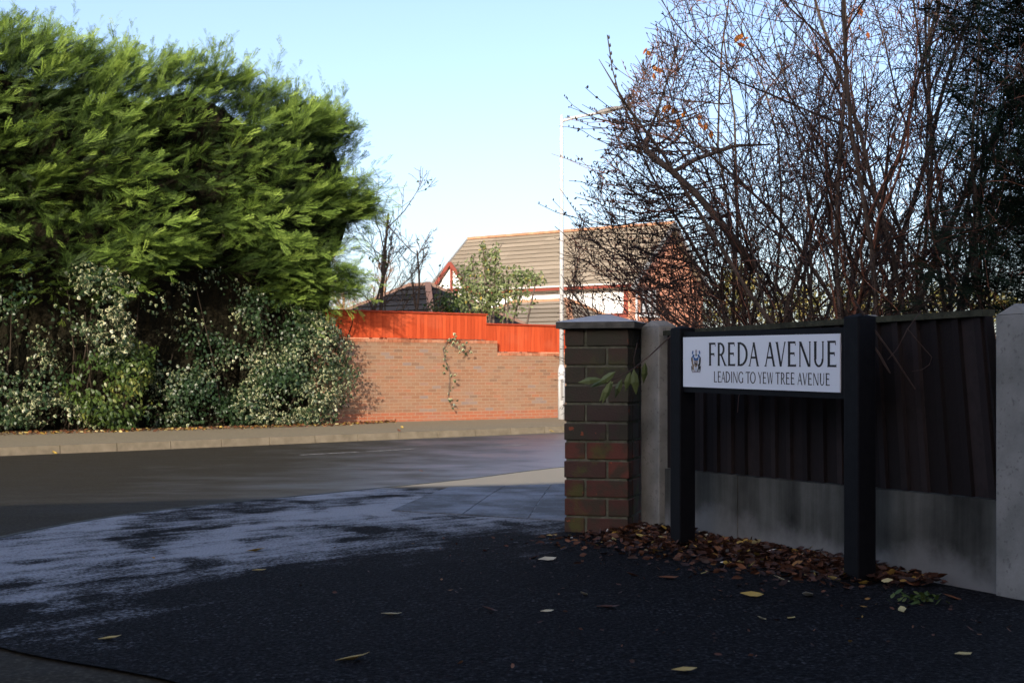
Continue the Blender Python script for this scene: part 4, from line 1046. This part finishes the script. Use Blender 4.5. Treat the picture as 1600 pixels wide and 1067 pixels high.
def sbox(mb, x0, x1, y0, y1, z0, z1): mb.hexa([(x0, y0, zs(x0, z0)), (x1, y0, zs(x1, z0)), (x1, y1, zs(x1, z0)), (x0, y1, zs(x0, z0)), (x0, y0, zs(x0, z1)), (x1, y0, zs(x1, z1)), (x1, y1, zs(x1, z1)), (x0, y1, zs(x0, z1))])
mb = MB(); sbox(mb, -.006, SLEN + .03, .004, .03, SZ0 - .022, SZ0 + SH + .022); mb.build('backboard', m_black, sign)
mb = MB(); sbox(mb, 0, SLEN, -.002, .0035, SZ0, SZ0 + SH); plate = mb.build('plate', m_plate, sign)
# lettering: thick and thin strokes with small serifs, in cap-height units
def glyphs():
    TH, TN, SF = .145, .085, .035
    def v_(x, w_=TH, y0=0, y1=1, s0=True, s1=True):
        q = [[(x, y0), (x + w_, y0), (x + w_, y1), (x, y1)]]
        for f, y, d in ((s0, y0, 1), (s1, y1, -1)):
            if f: q.append([(x - SF, y), (x + w_ + SF, y), (x + w_, y + d * .05), (x, y + d * .05)])
        return q
    def h_(x0, x1, y, w_=TN, tip=True):
        q = [[(x0, y), (x1, y), (x1, y + w_), (x0, y + w_)]]
        return q
    def tip(x, y, up): return [[(x - .05, y), (x, y - .08 if not up else y), (x + .02, y - .08 if not up else y + .14), (x, y + .07)]] if False else [[(x - .03, y + (.0 if up else -.07)), (x + .025, y + (.0 if up else -.09)), (x + .012, y + (.13 if up else .07)), (x - .012, y + (.1 if up else .07))]]
    def dg(x0, y0, x1, y1, w_):
        return [[(x0, y0), (x0 + w_, y0), (x1 + w_, y1), (x1, y1)]]
    def arc(cx, cy, rx, ry, a0, a1, n=14, thick=TH, thin=TN):
        q = []
        def pt(t, o):
            c, s = math.cos(t), math.sin(t); k = thin + (thick - thin) * abs(c)
            return (cx + (rx - o * k) * c, cy + (ry - o * k) * s)
        for i in range(n):
            t0, t1 = a0 + (a1 - a0) * i / n, a0 + (a1 - a0) * (i + 1) / n
            q.append([pt(t0, 0), pt(t1, 0), pt(t1, 1), pt(t0, 1)])
        return q
    def sf(x0, x1, y, d): return [[(x0 - SF, y), (x1 + SF, y), (x1, y + d * .045), (x0, y + d * .045)]]
    P = math.pi
    E = v_(.06) + h_(.06, .52, .93) + h_(.06, .46, .49) + h_(.06, .55, 0) + tip(.52, .93, False) + tip(.46, .51, False) + tip(.55, 0, True)
    g = {
     'F': (v_(.06) + h_(.06, .52, .93) + h_(.06, .44, .47) + tip(.52, .93, False) + tip(.44, .49, False), .58),
     'E': (E, .62),
     'L': (v_(.06) + h_(.06, .54, 0) + tip(.54, 0, True), .6),
     'I': (v_(.06), .26),
     'T': (v_(.27) + h_(.0, .66, .93) + tip(.02, .93, False) + tip(.65, .93, False), .68),
     'R': (v_(.06) + h_(.06, .3, .93) + h_(.06, .3, .44) + arc(.28, .72, .28, .28, -P / 2, P / 2) + dg(.55, 0, .26, .46, .13) + sf(.56, .7, 0, 1), .68),
     'D': (v_(.06) + h_(.06, .3, .93) + h_(.06, .3, 0) + arc(.26, .5, .5, .5, -P / 2, P / 2, 20), .82),
     'O': (arc(.44, .5, .44, .52, 0, 2 * P, 32), .9),
     'G': (arc(.44, .5, .44, .52, P * .22, P * 1.72, 26) + v_(.62, TH, .04, .46, False, True), .86),
     'A': (dg(0.05, 0, .33, 1, .07) + dg(.58, 0, .3, 1, .13) + h_(.16, .58, .32) + sf(.03, .13, 0, 1) + sf(.58, .71, 0, 1), .74),
     'V': (dg(.29, 0, .03, 1, .13) + dg(.33, 0, .58, 1, .07) + sf(.03, .16, 1, -1) + sf(.58, .65, 1, -1), .68),
     'N': (v_(.08, .07) + dg(.6, 0, .06, 1, .14) + v_(.68, .07, 0, 1, False, True), .82),
     'U': (v_(.08, TH, .3, 1, False) + v_(.56, .08, .3, 1, False) + arc(.36, .32, .28, .33, P, 2 * P, 16, .115, .08), .74),
     'Y': (v_(.26, TH, 0, .46, True, False) + dg(.26, .42, .0, 1, .125) + dg(.29, .44, .52, 1, .07) + sf(0, .125, 1, -1) + sf(.52, .59, 1, -1), .62),
     'W': (dg(.2, 0, .0, 1, .12) + dg(.24, 0, .44, 1, .065) + dg(.62, 0, .42, 1, .12) + dg(.66, 0, .84, 1, .065) + sf(0, .12, 1, -1) + sf(.84, .905, 1, -1), .92),
     ' ': ([], .2)}
    return g
GL = glyphs()
def text(s, x0, x1, ztop, cap, name, gap=.07):
    tot = sum(GL[c][1] + gap for c in s) - gap - .09 * sum(s[i:i + 2] in ('DA', 'AV', 'TO', 'AD', 'EA') for i in range(len(s))); k = (x1 - x0) / (tot); mb = MB(); cx = 0; n = 0
    for si, c in enumerate(s):
        for poly in GL[c][0]:
            a = sum(poly[i][0] * poly[(i + 1) % 4][1] - poly[(i + 1) % 4][0] * poly[i][1] for i in range(4))
            poly = poly if a > 0 else poly[::-1]
            n += 1; yy = -.0024 - .00003 * (n % 9)
            v = [(x0 + (cx + p[0]) * k, yy, zs(x0 + (cx + p[0]) * k, ztop - cap + p[1] * cap)) for p in poly]
            mb.add(v, [(0, 1, 2, 3)])
        cx += GL[c][1] + gap
        if s[si:si + 2] in ('DA', 'AV', 'TO', 'AD', 'EA'): cx -= .09
    return mb.build(name, m_ink, plate)
text('FREDA AVENUE', .187 * SLEN, .987 * SLEN, SZ0 + SH * .875, SH * .445, 'lettering')
text('LEADING TO YEW TREE AVENUE', .225 * SLEN, .948 * SLEN, SZ0 + SH * .322, SH * .212, 'lettering')
# coat of arms
mb = MB(); cx, cz, k = .0985 * SLEN, SZ0 + SH * .5, .052      # centre, half height
def cb(pts, m, dy=0): mb.add([(cx + x * k, -.0026 - dy * .0002, cz + z * k) for x, z in pts], [tuple(range(len(pts)))], m)
def ell(x, z, rx, rz, m, dy=0, n=10, rot=0):
    cb([(x + rx * math.cos(t) * math.cos(rot) - rz * math.sin(t) * math.sin(rot), z + rx * math.cos(t) * math.sin(rot) + rz * math.sin(t) * math.cos(rot)) for t in [2 * math.pi * i / n for i in range(n)]], m, dy)
ell(0, .82, .14, .16, 2); ell(0, .55, .1, .14, 3, 1)                      # crest on helm
for sx in (-1, 1):
    ell(sx * .48, .74, .1, .17, 0, 1, rot=sx * .4); ell(sx * .38, .45, .2, .12, 0, 2, rot=sx * -.6); ell(sx * .16, .2, .22, .14, 0, 3, rot=sx * .5)
    c = 1 if sx < 0 else 4
    ell(sx * .52, .02, .13, .36, c, 1, rot=sx * -.12); ell(sx * .42, -.38, .14, .24, c, 2, rot=sx * .4); ell(sx * .58, -.55, .07, .28, 4, 3, rot=sx * -.25); ell(sx * .62, .2, .06, .2, 4, 4); ell(sx * .3, -.6, .07, .2, c, 5, rot=sx * -.4)
cb([(-.24, .1), (-.24, -.25), (0, -.48), (.24, -.25), (.24, .1)], 1, 4); cb([(-.24, -.02), (.24, -.2), (.2, -.3), (-.24, -.12)], 4, 5); ell(0, -.02, .1, .08, 2, 6)
cb([(-.62, -.86), (-.3, -.72), (.3, -.72), (.62, -.86), (.3, -.84), (-.3, -.84)][::-1], 2, 1); ell(0, -.6, .05, .16, 0, 2)
mb.build('crest', [m_cblue, m_cochre, m_cgrey, m_cgreen, m_ink], plate)

# ------------------------------------------------------------------ climber shoot over the pillar, twigs over the fence
cl = thing('leafy_twig', 'thin twig with drooping green leaves hanging in front of the brick pillar', 'twig', tuple(px(1045, 528, 5.75)))
lo = Vector(cl.location)
tp = [px(x, y, Y) - lo for x, y, Y in ((1062, 510, 5.9), (1045, 528, 5.85), (1015, 556, 5.8), (990, 576, 5.78), (960, 592, 5.76), (942, 596, 5.75))]
mb = MB(); mb.tube(tp, [.004, .0035, .003, .0025, .002, .0015], 5); mb.tube([px(x, y, 5.8) - lo for x, y in ((990, 576), (997, 600), (1003, 612))], [.002, .0015, .001], 4); mb.tube([px(x, y, 5.82) - lo for x, y in ((996, 535), (990, 560), (992, 580))], [.002, .002, .0015], 4)
mb.build('stem', m_twig, cl)
lp = [(950, 590, -1, -.5), (962, 580, -1, -.75), (958, 596, -.7, -1), (972, 592, -.45, -1), (985, 580, -.25, -1), (990, 576, .08, -1), (1008, 566, .0, -1), (940, 592, -1, -.1), (955, 594, -.3, -1)]
mb = MB()
for i, (x, y, dx, dz) in enumerate(lp):
    p = np.array([px(x, y, 5.74 - .005 * i) - lo]); d = np.array([[dx, rng.normal(0, .15), dz]]); Nn = np.array([[rng.normal(0, .25), -1, .3]])
    V, Fc, T, _ = inst(OV * np.array([.62, 1, 1.6]), LF, p, d, Nn, np.array([rng.uniform(.085, .12)]), np.array([rng.uniform(.0, .8)]))
    mb.add([tuple(v) for v in V], [tuple(f) for f in Fc], 0, float(T[0]))
mb.build('leaves', m_twigleaf, cl)
tw = thing('hanging_twig', 'bare broken twig hanging over the leaning fence panel', 'twig', tuple(px(1350, 480, 4.5)))
lo = Vector(tw.location); mb = MB()
mb.tube([px(x, y, 4.5) - lo for x, y in ((1335, 470), (1355, 500), (1395, 555), (1430, 608))], [.004, .004, .003, .002], 5)
mb.tube([px(x, y, 4.48) - lo for x, y in ((1440, 485), (1418, 514), (1402, 545), (1387, 562))], [.002, .0018, .0015, .001], 4)
mb.tube([px(x, y, 4.47) - lo for x, y in ((1418, 514), (1440, 540), (1456, 558), (1452, 570), (1440, 578), (1425, 580))], [.002, .0018, .0015, .0015, .0012, .001], 4)
mb.tube([px(x, y, 4.5) - lo for x, y in ((1365, 540), (1375, 555), (1383, 570), (1391, 583))], [.003, .0045, .0045, .002], 5)
mb.build('stem', m_twig, tw)

# ------------------------------------------------------------------ fallen leaves
def onpave(x, y):
    Y = 4.
    for _ in range(40): Y = F * (CZ - zpave(Y)) / (y - HY)
    return np.array([(x - HX) / F * Y, Y, zpave(Y)])
curl = np.array([(0, .5, .0), (0, 0, .06), (.17, .22, .05), (.22, .55, .1), (0, 1., .14), (-.22, .55, .1), (-.17, .22, .05)], float)
N = 4300
t = rng.beta(1.3, 1.3, N) * 2.0 - .15
o = -np.abs(rng.normal(0, .25, N)) * (1.15 - .25 * t) - .005
o = np.where(rng.uniform(0, 1, N) < .5, o * .5, o)
keep = (t < 2.0) & ~((t > 1.62) & (rng.uniform(0, 1, N) < .45))
t, o = t[keep], o[keep]; N = len(t)
P = np.stack([FP0.x + FD.x * t + FN.x * o, FP0.y + FD.y * t + FN.y * o, np.zeros(N)], 1)
hgt = np.clip(.045 + o * .09, .004, .045) * (1 - .3 * np.clip(t - 1.2, 0, 1))
P[:, 2] = [zpave(y) for y in P[:, 1]] + hgt * rng.uniform(.15, 1, N)
tn = np.clip(rng.beta(1.6, 2.6, N) + (rng.uniform(0, 1, N) > .93) * .4, 0, 1)
tag(scatter('leaf_litter', P, rng.uniform(.022, .05, N), tn, m_litter, (curl, LF), 1.0), 'drift of dark red and brown fallen leaves along the foot of the fence', 'leaf litter', kind='stuff')

LEAVES = [ # x, y, size, tint, yaw, label
 (552, 1032, .085, .9, .1, 'long ochre leaf lying flat nearest the bottom edge'),
 (612, 962, .06, .96, 0, 'pale cream leaf alone on the dark asphalt left of centre'),
 (862, 838, .05, .9, .2, 'yellow curled leaf just left of the foot of the pillar'),
 (855, 876, .075, .98, .3, 'whitish leaf in a small cluster left of the leaf drift'),
 (835, 873, .05, .55, 2.5, 'dark red leaf at the left of the small leaf cluster'),
 (1045, 905, .07, .72, 0, 'orange red leaf lying in front of the leaf drift'),
 (1175, 932, .075, .88, -.3, 'bright yellow leaf in front of the drift below the sign'),
 (1262, 932, .07, .99, 1.2, 'pale upturned leaf left of the right sign post'),
 (1222, 908, .07, .97, .2, 'cream leaf on the edge of the drift below the sign'),
 (1302, 893, .06, .98, -.6, 'white curled leaf touching the right sign post'),
 (1410, 955, .05, .94, 1.4, 'pale green leaf beside the weed at the fence foot'),
 (1488, 936, .06, .7, 0, 'rust red leaf under the leaning fence panel'),
 (988, 900, .05, .5, .4, 'mauve grey leaf between the pillar and the orange red leaf'),
 (950, 951, .07, .5, 0, 'brown leaf in the middle of the dark asphalt'),
 (912, 930, .045, .98, 1, 'small silvery leaf upper left of the brown leaf'),
 (1190, 968, .035, .96, .5, 'tiny pale leaf below the bright yellow leaf'),
 (1236, 968, .04, .92, .8, 'tiny greenish leaf right of the tiny pale one'),
 (855, 957, .04, .97, .1, 'small white leaf left of the brown leaf'),
 (765, 954, .05, .45, .1, 'rust brown leaf right of the cream leaf'),
 (658, 744, .06, .75, .2, 'lone brown leaf on the road near the shadow edge'),
 (1070, 1050, .06, .9, -.2, 'ochre leaf at the bottom edge below the drift'),
 (400, 862, .08, .86, .5, 'tan leaf standing up on the frosty patch'),
 (405, 893, .05, .9, .2, 'yellow green leaf on the lower part of the frost'),
 (172, 1000, .06, .9, .1, 'dull green leaf in the bottom left of the asphalt'),
 (1505, 1025, .05, .93, .3, 'pale leaf at the lower right of the asphalt')]
lm0 = None
for (x, y, sz, tv, yaw, lab) in LEAVES:
    p = onpave(x, y)
    if y < 750: Yr = F * (CZ - 0) / (y - HY); p = np.array([(x - HX) / F * Yr, Yr, zroad(Yr)])
    mb = MB(); V = curl * sz * np.array([1.1, 1, 1]); V = V - np.array([0, sz * .5, 0])
    mb.add([tuple(v) for v in V], [tuple(f) for f in LF], 0, tv)
    ob = mb.build('fallen_leaf', m_litter); ob.location = (p[0], p[1], p[2] + .004); ob.rotation_euler = (random.uniform(-.3, .3), random.uniform(-.3, .3), yaw + R(90))
    so = ob.modifiers.new('thick', 'SOLIDIFY'); so.thickness = .0008
    tag(ob, lab, 'leaf', 'fallen leaves on the footway')
# far footway and road leaves
for (x, y, tv, lab) in ((628, 669, .88, 'yellow leaf on the far footway below the brick wall'), (623, 674, .7, 'red leaf on the far footway'), (680, 683, .87, 'yellow leaf in the gutter below the wall'), (862, 675, .87, 'orange leaf by the far kerb left of the lamp'), (85, 709, .87, 'yellow leaf by the far kerb at the left'), (460, 690, .85, 'orange leaf by the far kerb below the ivy bush')):
    Yr = F * (CZ - (ZP if y < 676 else 0)) / (y - HY); mb = MB(); V = curl * .16 - np.array([0, .08, 0])
    mb.add([tuple(v) for v in V], [tuple(f) for f in LF], 0, tv)
    ob = mb.build('fallen_leaf', m_litter); ob.location = ((x - HX) / F * Yr, Yr, (ZP if y < 676 else 0) + .012); ob.rotation_euler = (.2, .1, random.uniform(0, 3))
    tag(ob, lab, 'leaf', 'fallen leaves across the road')
n = 230; t = rng.uniform(-.2, 2.6, n); o = -.25 - np.abs(rng.normal(0, .75, n))
P = np.stack([FP0.x + FD.x * t + FN.x * o, FP0.y + FD.y * t + FN.y * o, np.zeros(n)], 1); P[:, 2] = [zpave(y) + .004 for y in P[:, 1]]
tag(scatter('leaf_fragments', P, rng.uniform(.008, .026, n), rng.uniform(.1, .84, n), m_litter, (curl, LF), .6), 'small broken bits of fallen leaf strewn over the dark footway', 'leaf bits', kind='stuff')
# weed at the foot of the fence
wp = onpave(1432, 942); wd = thing('weed', 'small green weed sprouting at the foot of the fence', 'plant', tuple(wp))
n = 46; ph = rng.uniform(0, 6.283, n); D = np.stack([np.cos(ph), np.sin(ph), rng.uniform(.1, 1, n)], 1); P = np.stack([rng.normal(0, .035, n), rng.normal(0, .025, n), rng.uniform(0, .025, n)], 1)
V, Fc, T, _ = inst(OV, LF, P, D, np.tile(z3, (n, 1)) + rng.normal(0, .3, (n, 3)), rng.uniform(.018, .035, n), rng.uniform(.2, .9, n)); np_build('leaves', V, Fc, T, m_green, wd)
